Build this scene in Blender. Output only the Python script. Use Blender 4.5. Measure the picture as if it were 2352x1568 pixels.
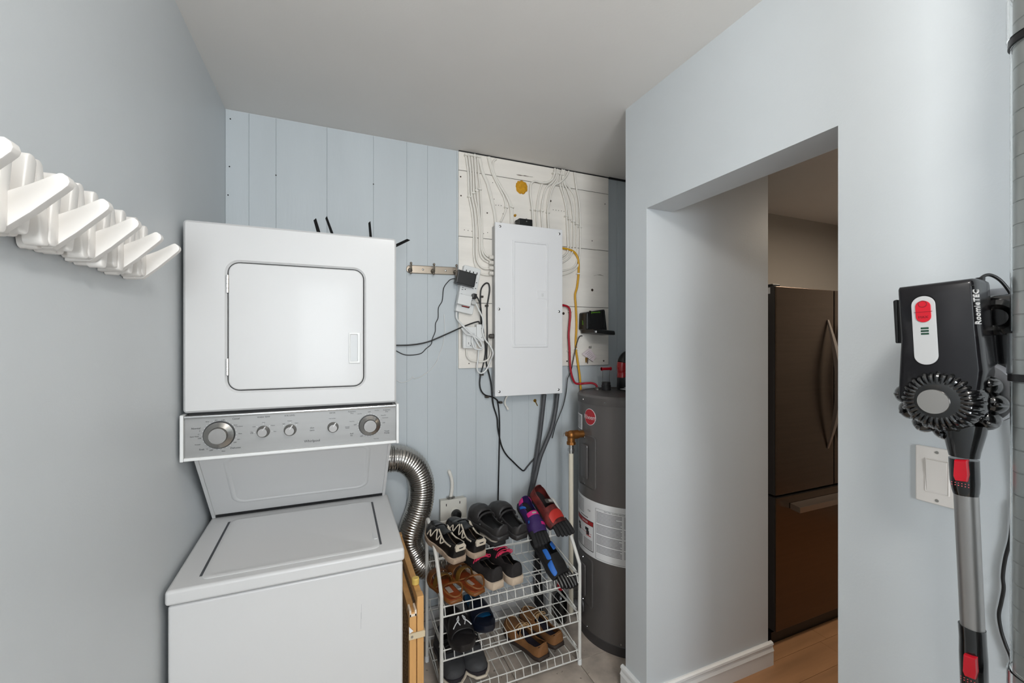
import bpy, bmesh, math, random
from mathutils import Vector, Matrix
PI = math.pi
for o in list(bpy.data.objects): bpy.data.objects.remove(o)
SC = bpy.context.scene
COL = SC.collection

# ------------------------------------------------------------------ camera, world, lights, exposure
YAW = math.atan(408 / 970.0)
cam = bpy.data.cameras.new('camera'); camo = bpy.data.objects.new('camera', cam); COL.objects.link(camo)
camo.location = (0, 0, 1.462); camo.rotation_euler = (PI / 2, 0, -YAW)
cam.sensor_width = 36; cam.lens = 970 / 2352 * 36; cam.shift_y = 3 / 2352; cam.clip_start = .02
SC.camera = camo
SC.view_settings.view_transform = 'Standard'; SC.view_settings.look = 'None'
SC.view_settings.gamma = 1; SC.view_settings.use_curve_mapping = False
SC.view_settings.exposure = 0.22
wd = bpy.data.worlds.new('world'); SC.world = wd; wd.use_nodes = True
bg = wd.node_tree.nodes['Background']; bg.inputs[0].default_value = (.80, .90, 1, 1); bg.inputs[1].default_value = 2.5
def area(name, loc, rot, sx, sy, power, col, portal=False):
    l = bpy.data.lights.new(name, 'AREA'); l.shape = 'RECTANGLE'; l.size = sx; l.size_y = sy; l.energy = power; l.color = col
    o = bpy.data.objects.new(name, l); COL.objects.link(o); o.location = loc; o.rotation_euler = rot
    if portal: l.cycles.is_portal = True
    return o
# daylight through the window in the wall behind the camera
area('window_daylight', (-.10, -2.02, 1.55), (PI / 2, 0, 0), .50, 1.16, 39, (.93, .97, 1))
# warm ceiling lamp of the kitchen
area('kitchen_lamp_light', (3.15, .85, 2.36), (0, 0, 0), .3, .3, 15, (1, .86, .70))
# ceiling lamp of the laundry room, behind the camera
LAMP = (.34, -.08, 2.30)
lp = bpy.data.lights.new('laundry_lamp_light', 'POINT'); lp.energy = 32; lp.shadow_soft_size = .12; lp.color = (1, .975, .94)
lpo = bpy.data.objects.new('laundry_lamp_light', lp); COL.objects.link(lpo); lpo.location = (LAMP[0], LAMP[1], 2.30)

# ------------------------------------------------------------------ materials
def lin(c):
    return tuple((x / 255 / 12.92) if x / 255 <= .04045 else ((x / 255 + .055) / 1.055) ** 2.4 for x in c)
MATS = {}
def mat(name, rgb, rough=.5, metal=0., var=0., vs=8., bump=0., bs=60., coat=0., trans=0., alpha=1., emit=None, es=0., stretch=None, spec=None, ior=None, speck=None):
    if name in MATS: return MATS[name]
    m = bpy.data.materials.new(name); m.use_nodes = True; nt = m.node_tree; p = nt.nodes['Principled BSDF']
    c = lin(rgb); p.inputs['Base Color'].default_value = (*c, 1)
    p.inputs['Roughness'].default_value = rough; p.inputs['Metallic'].default_value = metal
    if coat: p.inputs['Coat Weight'].default_value = coat; p.inputs['Coat Roughness'].default_value = .08
    if trans: p.inputs['Transmission Weight'].default_value = trans
    if ior: p.inputs['IOR'].default_value = ior
    if alpha < 1: p.inputs['Alpha'].default_value = alpha
    if spec is not None: p.inputs['Specular IOR Level'].default_value = spec
    if emit: p.inputs['Emission Color'].default_value = (*lin(emit), 1); p.inputs['Emission Strength'].default_value = es
    if var or bump or speck:
        tc = nt.nodes.new('ShaderNodeTexCoord'); mp = nt.nodes.new('ShaderNodeMapping')
        nt.links.new(tc.outputs['Object'], mp.inputs['Vector'])
        if stretch: mp.inputs['Scale'].default_value = stretch
    if var:
        n = nt.nodes.new('ShaderNodeTexNoise'); n.inputs['Scale'].default_value = vs; n.inputs['Detail'].default_value = 6
        nt.links.new(mp.outputs[0], n.inputs['Vector'])
        r = nt.nodes.new('ShaderNodeValToRGB'); r.color_ramp.elements[0].position = .3; r.color_ramp.elements[1].position = .7
        r.color_ramp.elements[0].color = (*[max(0, x * (1 - var)) for x in c], 1); r.color_ramp.elements[1].color = (*[min(1, x * (1 + var)) for x in c], 1)
        nt.links.new(n.outputs['Fac'], r.inputs['Fac']); out = r.outputs[0]
        nt.links.new(out, p.inputs['Base Color'])
    if speck:   # small dark flecks: (scale, threshold, rgb)
        n2 = nt.nodes.new('ShaderNodeTexNoise'); n2.inputs['Scale'].default_value = speck[0]; n2.inputs['Detail'].default_value = 4
        nt.links.new(mp.outputs[0], n2.inputs['Vector'])
        r2 = nt.nodes.new('ShaderNodeValToRGB'); r2.color_ramp.elements[0].position = speck[1]; r2.color_ramp.elements[1].position = speck[1] + .03
        r2.color_ramp.elements[0].color = (0, 0, 0, 1); r2.color_ramp.elements[1].color = (1, 1, 1, 1)
        nt.links.new(n2.outputs['Fac'], r2.inputs['Fac'])
        mx = nt.nodes.new('ShaderNodeMixRGB'); mx.inputs[2].default_value = (*lin(speck[2]), 1)
        if var: nt.links.new(out, mx.inputs[1])
        else: mx.inputs[1].default_value = (*c, 1)
        nt.links.new(r2.outputs[0], mx.inputs[0]); nt.links.new(mx.outputs[0], p.inputs['Base Color'])
    if bump:
        n3 = nt.nodes.new('ShaderNodeTexNoise'); n3.inputs['Scale'].default_value = bs; n3.inputs['Detail'].default_value = 4
        nt.links.new(mp.outputs[0], n3.inputs['Vector'])
        b = nt.nodes.new('ShaderNodeBump'); b.inputs['Strength'].default_value = bump; b.inputs['Distance'].default_value = .004
        nt.links.new(n3.outputs['Fac'], b.inputs['Height']); nt.links.new(b.outputs[0], p.inputs['Normal'])
    MATS[name] = m
    return m
PAINT = mat('blue_grey_wall_paint', (204, 209, 212), .42, var=.02, vs=3, bump=.06, bs=180)
PANEL = mat('blue_painted_panelling', (196, 203, 207), .5, var=.04, vs=5, bump=.12, bs=90, stretch=(1, 1, .15))
CEIL = mat('ceiling_paint', (230, 227, 223), .75, var=.015, vs=3, bump=.06, bs=160)
WHITE_TRIM = mat('white_trim_paint', (226, 226, 225), .4, bump=.03)
BOARDM = mat('white_painted_old_boards', (240, 235, 227), .55, var=.05, vs=9, bump=.25, bs=50, stretch=(.25, 1, 1.6), speck=(22, .74, (110, 98, 86)))
ENAMEL = mat('white_enamel', (209, 209, 209), .36, coat=.06, spec=.4)
ENAMEL2 = mat('pale_grey_enamel', (205, 207, 208), .3)
BLACKGAP = mat('dark_gap', (22, 22, 24), .7)
SILVER = mat('brushed_silver_panel', (150, 150, 149), .42, metal=.35, var=.05, vs=40, stretch=(.05, 1, 1))
CHROME = mat('chrome', (205, 205, 205), .14, metal=1)
STEEL = mat('brushed_steel', (176, 174, 170), .3, metal=1, var=.06, vs=30)
KNOBM = mat('knob_steel', (170, 168, 165), .26, metal=1)
GALV = mat('aluminium_duct', (190, 186, 180), .2, metal=1, var=.08, vs=14)
NICKEL = mat('brushed_nickel', (150, 140, 128), .32, metal=1)
INK = mat('black_ink', (30, 30, 32), .6)
WHITEP = mat('white_plastic', (228, 229, 228), .35)
CABLE = mat('off_white_cable_sheath', (234, 230, 222), .5)
BLACKP = mat('black_plastic', (20, 20, 21), .35)
BLACKG = mat('gloss_black_plastic', (14, 14, 15), .12, coat=.6)
REDP = mat('red_plastic', (190, 12, 34), .3)
WIREW = mat('white_coated_wire', (222, 220, 214), .35)
STONE = mat('mottled_stone_floor', (188, 175, 162), .5, var=.33, vs=9, bump=.12, bs=30, speck=(35, .66, (142, 131, 120)))
GROUT = mat('floor_grout', (66, 60, 54), .85)
LAMINATE = mat('laminate_plank', (170, 126, 88), .42, var=.16, vs=12, stretch=(.12, 1.4, 1))

# ------------------------------------------------------------------ mesh builder
class B:
    def __init__(s): s.v = []; s.f = []; s.mi = []; s.m = 0; s.wn = False
    def addf(s, f): s.f.append(f); s.mi.append(s.m)
    def add(s, vs, fs):
        k = len(s.v); s.v += [tuple(p) for p in vs]
        for f in fs: s.addf([k + i for i in f])
        return s
    def box(s, lo, hi):
        x0, y0, z0 = lo; x1, y1, z1 = hi
        return s.hexa([(x0, y0, z0), (x1, y0, z0), (x1, y1, z0), (x0, y1, z0), (x0, y0, z1), (x1, y0, z1), (x1, y1, z1), (x0, y1, z1)])
    def hexa(s, v): return s.add(v, [(0, 3, 2, 1), (4, 5, 6, 7), (0, 1, 5, 4), (1, 2, 6, 5), (2, 3, 7, 6), (3, 0, 4, 7)])
    def loops(s, L, cap0=True, cap1=True, closed=True):
        n = len(L[0]); k = len(s.v)
        for l in L: s.v += [tuple(p) for p in l]
        for i in range(len(L) - 1):
            for j in range(n if closed else n - 1):
                a = k + i * n + j; b = k + i * n + (j + 1) % n
                s.addf([a, b, b + n, a + n])
        if cap0: s.addf([k + j for j in reversed(range(n))])
        if cap1: s.addf([k + (len(L) - 1) * n + j for j in range(n)])
        return s
    def prism(s, poly, axis, d0, d1):
        def P(p, d): return {'x': (d, p[0], p[1]), 'y': (p[0], d, p[1]), 'z': (p[0], p[1], d)}[axis]
        return s.loops([[P(p, d0) for p in poly], [P(p, d1) for p in poly]])
    def cyl(s, p0, p1, r0, r1=None, n=16, cap=True):
        r1 = r0 if r1 is None else r1
        p0 = Vector(p0); p1 = Vector(p1); d = (p1 - p0).normalized(); a = d.orthogonal().normalized(); b = d.cross(a)
        L = [[p + (a * math.cos(2 * PI * i / n) + b * math.sin(2 * PI * i / n)) * r for i in range(n)] for p, r in ((p0, r0), (p1, r1))]
        return s.loops(L, cap, cap)
    def lathe(s, prof, o, ax=(0, 0, 1), n=32, cap0=True, cap1=True):
        o = Vector(o); d = Vector(ax).normalized(); a = d.orthogonal().normalized(); b = d.cross(a)
        L = [[o + d * h + (a * math.cos(2 * PI * i / n) + b * math.sin(2 * PI * i / n)) * r for i in range(n)] for r, h in prof]
        return s.loops(L, cap0, cap1)
    def tube(s, pts, r, n=8, smooth=True, step=None, cap=True, flat=None):
        P = [Vector(p) for p in pts]
        if smooth and len(P) > 2: P = spline(P, step or 6)
        T = []
        for i in range(len(P)):
            t = P[min(i + 1, len(P) - 1)] - P[max(i - 1, 0)]; T.append(t.normalized() if t.length > 1e-9 else Vector((0, 0, 1)))
        a = T[0].orthogonal().normalized(); L = []
        for i, p in enumerate(P):
            a = (a - T[i] * a.dot(T[i])).normalized(); b = T[i].cross(a)
            rr = r(i / (len(P) - 1)) if callable(r) else r
            L.append([p + (a * math.cos(2 * PI * k / n) + b * math.sin(2 * PI * k / n)) * rr for k in range(n)])
        return s.loops(L, cap, cap)
    def ball(s, c, rx, ry=None, rz=None, n=16, m=10, R=None):
        ry = ry or rx; rz = rz or rx; c = Vector(c); L = []
        for i in range(1, m):
            t = PI * i / m
            L.append([Vector((rx * math.sin(t) * math.cos(2 * PI * j / n), ry * math.sin(t) * math.sin(2 * PI * j / n), -rz * math.cos(t))) for j in range(n)])
        if R: L = [[R @ p for p in l] for l in L]
        return s.loops([[c + p for p in l] for l in L])
    def plate(s, c, ax, ay, w, h, r, d, bev=.002, n=5):
        """rounded slab: c = centre of its back face, ax / ay in its plane, depth d along ax x ay"""
        s.wn = True
        ax = Vector(ax).normalized(); ay = Vector(ay).normalized(); an = ax.cross(ay)
        def L(i, dd): return [Vector(c) + ax * p[0] + ay * p[1] + an * dd for p in rrect(w - 2 * i, h - 2 * i, max(r - i, .0004), n)]
        return s.loops([L(0, 0), L(0, d - bev), L(bev * .3, d - bev * .3), L(bev, d)])
    def ring(s, c, ax, ay, w, h, r, iw, ih, ir, d, bev=.002, n=6, off=(0, 0)):
        """rounded slab with a rounded hole"""
        s.wn = True
        ax = Vector(ax).normalized(); ay = Vector(ay).normalized(); an = ax.cross(ay); c = Vector(c)
        def L(w_, h_, r_, dd, o=(0, 0)): return [c + ax * (p[0] + o[0]) + ay * (p[1] + o[1]) + an * dd for p in rrect(w_, h_, r_, n)]
        return s.loops([L(iw, ih, ir, 0, off), L(iw, ih, ir, d - bev, off), L(iw + 2 * bev, ih + 2 * bev, ir + bev, d, off),
                        L(w - 2 * bev, h - 2 * bev, max(r - bev, .0005), d), L(w, h, r, d - bev), L(w, h, r, 0), L(iw, ih, ir, 0, off)], False, False)
    def build(s, name, mats, parent=None, smooth=False, bev=0, seg=2, world=True, mods=None, angle=35):
        me = bpy.data.meshes.new(name)
        o0 = origin(parent) if (parent is not None and world) else Vector((0, 0, 0))
        me.from_pydata([tuple(Vector(v) - o0) for v in s.v], [], s.f)
        mats = mats if isinstance(mats, (list, tuple)) else [mats]
        for m in mats: me.materials.append(m)
        for p, i in zip(me.polygons, s.mi): p.material_index = i
        bm = bmesh.new(); bm.from_mesh(me)
        bmesh.ops.remove_doubles(bm, verts=bm.verts, dist=1e-6)
        bmesh.ops.recalc_face_normals(bm, faces=bm.faces)
        if bev:
            bmesh.ops.bevel(bm, geom=list(bm.edges), offset=bev, segments=seg, affect='EDGES', profile=.5, clamp_overlap=True)
        bm.to_mesh(me); bm.free()
        if smooth or bev:
            for p in me.polygons: p.use_smooth = True
            me.set_sharp_from_angle(angle=math.radians(angle))
        o = bpy.data.objects.new(name, me); COL.objects.link(o)
        if bev or (s.wn and smooth):
            w = o.modifiers.new('weighted', 'WEIGHTED_NORMAL'); w.keep_sharp = True; w.weight = 100
        if parent is not None: o.parent = parent
        return o
def origin(o):
    v = Vector((0, 0, 0))
    while o is not None: v = v + o.location; o = o.parent
    return v
def spline(P, k):
    out = []
    for i in range(len(P) - 1):
        p0 = P[max(i - 1, 0)]; p1 = P[i]; p2 = P[i + 1]; p3 = P[min(i + 2, len(P) - 1)]
        for j in range(k):
            t = j / k
            out.append(.5 * ((2 * p1) + (p2 - p0) * t + (2 * p0 - 5 * p1 + 4 * p2 - p3) * t * t + (3 * p1 - p0 - 3 * p2 + p3) * t ** 3))
    out.append(P[-1]); return out
def rrect(w, h, r, n=5):
    r = min(r, w / 2 - 1e-5, h / 2 - 1e-5); pts = []
    for cx, cy, a0 in ((w / 2 - r, h / 2 - r, 0), (-w / 2 + r, h / 2 - r, 90), (-w / 2 + r, -h / 2 + r, 180), (w / 2 - r, -h / 2 + r, 270)):
        for i in range(n + 1):
            a = math.radians(a0 + 90 * i / n); pts.append((cx + r * math.cos(a), cy + r * math.sin(a)))
    return pts
def thing(name, label, cat, loc=(0, 0, 0), group=None):
    o = bpy.data.objects.new(name, None); COL.objects.link(o); o.location = loc; o.empty_display_size = .05
    return tag(o, label, cat, group)
def tag(o, label, cat, group=None):
    o['label'] = label; o['category'] = cat
    if group: o['group'] = group
    return o
def struct(o): o['kind'] = 'structure'; return o
TEXTQ = []
def text(body, size, loc, ax, ay, m, parent, name='lettering', align='CENTER', bend=None, depth=.0003, scale_x=1.0, shear=0):
    """flat lettering lying in the plane ax / ay; all text is turned into meshes at the end"""
    cu = bpy.data.curves.new(name, 'FONT'); cu.body = body; cu.size = size; cu.align_x = align; cu.align_y = 'CENTER'; cu.extrude = depth if not bend else 0
    cu.shear = shear; cu.resolution_u = 2
    o = bpy.data.objects.new(name, cu); COL.objects.link(o)
    TEXTQ.append((o, Vector(loc), Vector(ax).normalized() * scale_x, Vector(ay).normalized(), m, parent, bend, name))
def flush_text():
    dg = bpy.context.evaluated_depsgraph_get(); dg.update()
    for o, loc, ax, ay, m, parent, bend, name in TEXTQ:
        me = bpy.data.meshes.new_from_object(o.evaluated_get(dg)); cu = o.data
        bpy.data.objects.remove(o); bpy.data.curves.remove(cu)
        an = ax.normalized().cross(ay); o0 = origin(parent) if parent is not None else Vector((0, 0, 0))
        for v in me.vertices:
            p = v.co.copy()
            v.co = (bend(p.x, p.y) if bend else loc + ax * p.x + ay * p.y + an * p.z) - o0
        me.materials.clear(); me.materials.append(m)
        n = bpy.data.objects.new(name, me); COL.objects.link(n)
        if parent is not None: n.parent = parent
XA = (1, 0, 0); YA = (0, 1, 0); ZA = (0, 0, 1)
def V(*a): return Vector(a)
def mid(a, b): return tuple((x + y) / 2 for x, y in zip(a, b))

# ------------------------------------------------------------------ the room
WL, WB, WR, H = -.42, 2.09, 1.127, 2.44
fl = B().box((WL - .1, -2.0, -.06), (1.257, 2.2, -.004)).box((1.257, 1.32, -.06), (1.82, 2.2, -.004)).build('floor', GROUT); struct(fl)
T = .305; tm = None
for i in range(-5, 3):
    for j in range(-12, 2):
        x0 = 1.03 + i * T; y0 = 1.675 + j * T
        if x0 > 1.74 or y0 > 2.08 or (x0 > 1.1 and y0 < 1.36) or x0 + T < WL: continue
        if x0 + T > 1.7 and y0 < 1.4: continue
        full = x0 >= WL and x0 + T <= 1.257 + 1 and y0 + T <= 2.09
        x1 = min(x0 + T, 1.82); y1 = min(y0 + T, 2.09); xa = max(x0, WL)
        if xa == x0 and x1 == x0 + T and y1 == y0 + T:
            if tm is None:
                o = B().box((.0015, .0015, -.006), (T - .0015, T - .0015, .0)).build('tile', STONE, fl); tm = o.data
            else:
                o = bpy.data.objects.new('tile', tm); COL.objects.link(o); o.parent = fl
            o.location = (x0, y0, 0)
        else:
            o = B().box((xa + .0015, y0 + .0015, -.006), (x1 - .0015, y1 - .0015, .0)).build('tile', STONE, fl)
kf = B().box((1.257, -2.0, -.06), (4.1, 1.32, -.01)).box((1.82, 1.32, -.06), (4.1, 2.3, -.01)).build('floor_kitchen', GROUT); struct(kf)
rnd = random.Random(4)
PW = .125; pm = {}
for j in range(-4, 17):
    y0 = 1.3206 + (j - 10) * PW
    if y0 + PW < -.3: continue
    x = 1.13 - rnd.uniform(0, .8)
    while x < 4.0:
        xa = max(x, (1.13 if y0 + PW <= 1.325 else 1.825)); xb = min(x + 1.2, 4.0)
        if xb - xa > .02: B().box((xa + .0006, y0 + .0006, -.012), (xb - .0006, y0 + PW - .0006, 0)).build('plank', LAMINATE, kf)
        x += 1.2
struct(B().box((WL - .12, -2.0, 0), (WL, 2.2, H)).build('wall_left', PAINT))
wb = struct(B().box((WL, 2.0925, 0), (1.82, 2.2, H)).build('wall_back', PAINT))
edges = [WL, -.335, -.234, -.031, .17, .324, .425, .574, .676, .789, .879, .977, 1.085, 1.185, 1.30, 1.42, 1.562, 1.70, 1.82]
for a, b in zip(edges[:-1], edges[1:]):
    B().hexa([(a + .0013, 2.09, .0), (b - .0013, 2.09, .0), (b - .0002, 2.0924, .0), (a + .0002, 2.0924, .0), (a + .0013, 2.09, 2.437), (b - .0013, 2.09, 2.437), (b - .0002, 2.0924, 2.437), (a + .0002, 2.0924, 2.437)]).build('panel', PANEL, wb)
for k, (hx, hz) in enumerate([(-.402, 2.40), (-.405, 2.2), (-.41, 2.08), (-.234, 2.19), (.17, 2.21)]):
    B().cyl((hx, 2.0905, hz), (hx, 2.0885, hz), .0028, n=8).build('nail_head', BLACKGAP, wb)
struct(B().prism([(-2.0, 0), (.638, 0), (.638, 1.989), (1.3206, 1.989), (1.3206, 0), (1.449, 0), (1.449, H), (-2.0, H)], 'x', WR, 1.257).build('wall_right', PAINT))
struct(B().box((1.257, 1.3206, 0), (1.82, 1.449, H)).build('wall_closet_front', PAINT))
struct(B().box((1.72, 1.449, 0), (1.82, 2.09, H)).build('wall_closet_side', PAINT))
struct(B().box((1.82, 2.19, 0), (4.1, 2.3, H)).build('wall_kitchen_back', mat('kitchen_wall_paint', (178, 172, 164), .6)))
struct(B().box((4.0, -2.0, 0), (4.1, 2.19, H)).build('wall_kitchen_side', PAINT))
struct(B().box((WL - .12, -2.12, 0), (-.38, -2.0, H)).box((.18, -2.12, 0), (4.1, -2.0, H)).box((-.38, -2.12, 0), (.18, -2.0, .95)).box((-.38, -2.12, 2.15), (.18, -2.0, H)).build('wall_rear', PAINT))
struct(B().box((WL - .12, -2.12, H), (4.1, 2.3, H + .08)).build('ceiling', CEIL))
struct(B().box((1.495, 2.074, 2.434), (1.72, 2.09, 2.44)).build('ceiling_gap_shade_1', BLACKGAP))  # black strip whose colour stands in for the shaded gap under the ceiling
# window behind the camera
wf = struct(B().ring((-.10, -2.02, 1.55), XA, ZA, .56, 1.2, .002, .48, 1.08, .002, .05).build('window_1', WHITE_TRIM))
B().box((-.34, -2.06, 1.53), (.14, -2.04, 1.57)).build('window_rail', WHITE_TRIM, wf)
B().box((-.34, -2.068, 1.01), (.14, -2.064, 2.09)).build('pane', mat('window_glass', (240, 245, 248), .02, trans=1), wf)
# baseboards
prof = [(0, 0), (.014, 0), (.014, .062), (.017, .066), (.012, .078), (.010, .086), (.015, .092), (.013, .1), (.006, .104), (0, .104)]
bb = B().loops([[(x, 1.3206 - d, z) for d, z in prof] for x in (WR, 1.838)]).build('baseboard_closet', WHITE_TRIM); struct(bb)
struct(B().loops([[(WR - d, y, z) for d, z in prof] for y in (1.325, 1.466)]).build('baseboard_corner', WHITE_TRIM))
struct(B().loops([[(WR - d, y, z) for d, z in prof] for y in (-2.0, .638)]).build('baseboard_right', WHITE_TRIM))
struct(B().loops([[(WL + d, y, z) for d, z in prof] for y in (-2.0, 1.35)]).build('baseboard_left', WHITE_TRIM))
bbk = B()
for z0, z1, d in ((0, .05, .018), (.052, .095, .016), (.097, .138, .014), (.14, .155, .01)):
    bbk.box((.22, 2.09 - d, z0), (1.70, 2.0895, z1))
struct(bbk.build('baseboard_back', mat('grey_painted_baseboard', (196, 196, 196), .5)))
# ceiling lamp behind the camera
t = thing('ceiling_lamp', 'round frosted glass ceiling lamp behind the camera', 'ceiling lamp', LAMP)
B().lathe([(.15, H), (.155, H - .02), (.15, H - .04)], (LAMP[0], LAMP[1], 0)).build('lamp_base', WHITE_TRIM, t, smooth=True)
GL = mat('frosted_lamp_glass', (250, 246, 238), .4, emit=(255, 247, 235), es=4)
B().lathe([(.14, H - .04), (.142, H - .06), (.12, H - .10), (.07, H - .125), (.01, H - .133)], (LAMP[0], LAMP[1], 0)).build('lamp_glass', GL, t, smooth=True)
t = thing('kitchen_ceiling_lamp', 'round flush ceiling lamp in the kitchen beyond the doorway', 'ceiling lamp', (3.15, .85, H))
B().lathe([(.19, H), (.19, H - .05), (.02, H - .055)], (3.15, .85, 0)).build('lamp_glass', mat('warm_lamp_glass', (250, 225, 190), .4, emit=(255, 214, 160), es=2), t, smooth=True)
B().lathe([(.2, H), (.2, H - .03), (.192, H - .03)], (3.15, .85, 0), cap1=False).build('lamp_rim', STEEL, t, smooth=True)
# ------------------------------------------------------------------ stacked washer and dryer
lc = thing('laundry_center', 'white stacked washer and dryer with silver control panel, left of the shoe rack', 'washing machine', (-.1, 1.7, 0))
wbdy = B().box((-.405, 1.374, .03), (.2015, 2.06, .768)).build('washer_body', ENAMEL, lc, bev=.008, seg=3)
B().box((-.38, 1.40, 0), (.18, 2.03, .03)).build('toe_base', BLACKGAP, lc)
SCF = mat('grey_scuff', (178, 178, 180), .6)
B().box((.0745, 1.3735, .585), (.0755, 1.375, .635)).box((.0765, 1.3735, .615), (.0773, 1.375, .66)).build('scuff_mark', SCF, lc)
B().box((-.40, 1.38, .764), (.197, 2.05, .774)).build('deck_gap', BLACKGAP, lc)
wt = B().hexa([(-.409, 1.364, .772), (.2055, 1.364, .772), (.2055, 1.83, .772), (-.409, 1.83, .772), (-.409, 1.364, .812), (.2055, 1.364, .812), (.2055, 1.83, .832), (-.409, 1.83, .832)]).build('washer_top', ENAMEL, lc, bev=.009, seg=4)
# lid lies in the sloping deck
def dz(y): return .812 + (y - 1.364) * .02 / .466
c0 = (-0.337,1.398,0.818); c1 = (-0.34,1.779,0.828); c2 = (0.131,1.773,0.828); c3 = (0.138,1.392,0.818)
def lidloop(ins, dd):
    x0 = (c0[0] + c1[0]) / 2 + ins; x1 = (c2[0] + c3[0]) / 2 - ins; y0 = (c0[1] + c3[1]) / 2 + ins; y1 = (c1[1] + c2[1]) / 2 - ins
    return [((x0 + x1) / 2 + p[0], (y0 + y1) / 2 + p[1], dz((y0 + y1) / 2 + p[1]) + dd) for p in rrect(x1 - x0, y1 - y0, .022, 6)]
lid = B().loops([lidloop(0, -.004), lidloop(0, .0012), lidloop(.003, .0026), lidloop(.012, .0030), lidloop(.018, .0016)]).build('lid', ENAMEL, lc, smooth=True)
x0 = lidloop(0, 0); lx0 = min(p[0] for p in x0); lx1 = max(p[0] for p in x0); ly0 = min(p[1] for p in x0); ly1 = max(p[1] for p in x0)
SLOT = mat('grey_slot_shadow_gap', (70, 72, 76), .6)
for x in (lx0 - .0065, lx1 - .0025):
    B().hexa([(x, ly0 + .02, dz(ly0 + .02) - .004), (x + .009, ly0 + .02, dz(ly0 + .02) - .004), (x + .009, ly1 - .015, dz(ly1 - .015) - .004), (x, ly1 - .015, dz(ly1 - .015) - .004),
              (x, ly0 + .02, dz(ly0 + .02) + .0014), (x + .009, ly0 + .02, dz(ly0 + .02) + .0014), (x + .009, ly1 - .015, dz(ly1 - .015) + .0014), (x, ly1 - .015, dz(ly1 - .015) + .0014)]).build('slot', SLOT, lid)
B().plate((lx1 - .010, ly0 + .085, dz(ly0 + .085) + .0018), XA, YA, .014, .06, .006, .0018).build('finger_pull', ENAMEL2, lid, smooth=True)
# sloping panel between washer and dryer
B().prism([(1.600, 1.12), (1.603, 1.0965), (1.815, .836), (2.06, .836), (2.06, 1.26), (1.56, 1.26)], 'x', -.400, .188).build('riser', ENAMEL, lc)
B().prism([(1.812, .834), (1.83, .834), (1.83, .845), (1.806, .845)], 'x', -.392, .184).build('riser_gap', BLACKGAP, lc)
dv = V(0, 1.815 - 1.603, .836 - 1.0965).normalized(); nv = V(1, 0, 0).cross(-dv)
if nv.y > 0: nv = -nv
cen = V(-.105, 1.70, .978)
def rl(w, h, r, d): return [cen + V(1, 0, 0) * p[0] - dv * (p[1] + .02) + nv * d for p in rrect(w, h, r, 6)]
B().loops([rl(.455, .27, .04, .0006), rl(.445, .26, .036, .0030), rl(.435, .25, .032, .0030), rl(.425, .24, .028, .0006)], False, False).build('embossed_outline', ENAMEL, lc, smooth=True)
for x in (-.403, .1815):
    B().hexa([V(x, 1.603, 1.0965) + nv * 0, V(x + .010, 1.603, 1.0965), V(x + .010, 1.815, .836), V(x, 1.815, .836), V(x, 1.603, 1.0965) + nv * .006, V(x + .010, 1.603, 1.0965) + nv * .006, V(x + .010, 1.815, .836) + nv * .006, V(x, 1.815, .836) + nv * .006]).build('side_flange', ENAMEL, lc)
# dryer
DX0, DX1, DZ0, DZ1 = -.407, .198, 1.256, 1.822
B().box((DX0 + .006, 1.53, DZ0), (DX1 - .006, 2.06, DZ1 - .004)).build('dryer_cabinet', ENAMEL, lc, bev=.006)
dtl = (-0.298,1.505,1.708); dbr = (0.093,1.505,1.313); dtr = (0.093,1.505,1.708); dbl = (-0.298,1.505,1.318)
dx0 = (dtl[0] + dbl[0]) / 2; dx1 = (dtr[0] + dbr[0]) / 2; dz1 = (dtl[2] + dtr[2]) / 2; dz0 = (dbl[2] + dbr[2]) / 2
dc = ((dx0 + dx1) / 2, (dz0 + dz1) / 2); dw = dx1 - dx0; dh = dz1 - dz0
fc = ((DX0 + DX1) / 2, 1.535, (DZ0 + DZ1) / 2)
B().ring(fc, XA, ZA, DX1 - DX0, DZ1 - DZ0, .010, dw, dh, .034, .030, .006, 8, (dc[0] - fc[0], dc[1] - fc[2])).build('dryer_front', ENAMEL, lc, smooth=True, angle=28)
B().box((dx0 - .01, 1.524, dz0 - .01), (dx1 + .01, 1.531, dz1 + .01)).build('door_gasket', BLACKGAP, lc)
door = B().plate((dc[0], 1.526, dc[1]), XA, ZA, dw - .006, dh - .006, .031, .0215, .0045, 8).build('dryer_door', ENAMEL, lc, smooth=True, angle=50)
for v in (1128, 2370):
    pass
for ya, yb in ((495, 630), (1122, 1250)):
    pa = (-0.298,1.505,1.666) if ya == 495 else (-0.298,1.505,1.414); pb = (-0.298,1.505,1.612) if ya == 495 else (-0.298,1.505,1.363)
    h = B()
    for k in range(4):
        za = pa[2] + (pb[2] - pa[2]) * k / 4; zb = pa[2] + (pb[2] - pa[2]) * (k + .9) / 4
        h.cyl((dx0 + .001, 1.505, za), (dx0 + .001, 1.505, zb), .0042, n=10)
    h.build('hinge', CHROME, door, smooth=True)
ha = (0.044,1.505,1.497); hb = (0.08,1.505,1.394)
hw = hb[0] - ha[0]; hh = ha[2] - hb[2]; hc = ((ha[0] + hb[0]) / 2, 1.505, (ha[2] + hb[2]) / 2)
B().ring(hc, XA, ZA, hw, hh, .003, hw * .62, hh * .86, .002, .006, .0018, 3, (-hw * .05, 0)).build('handle', WHITEP, door, smooth=True)
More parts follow.
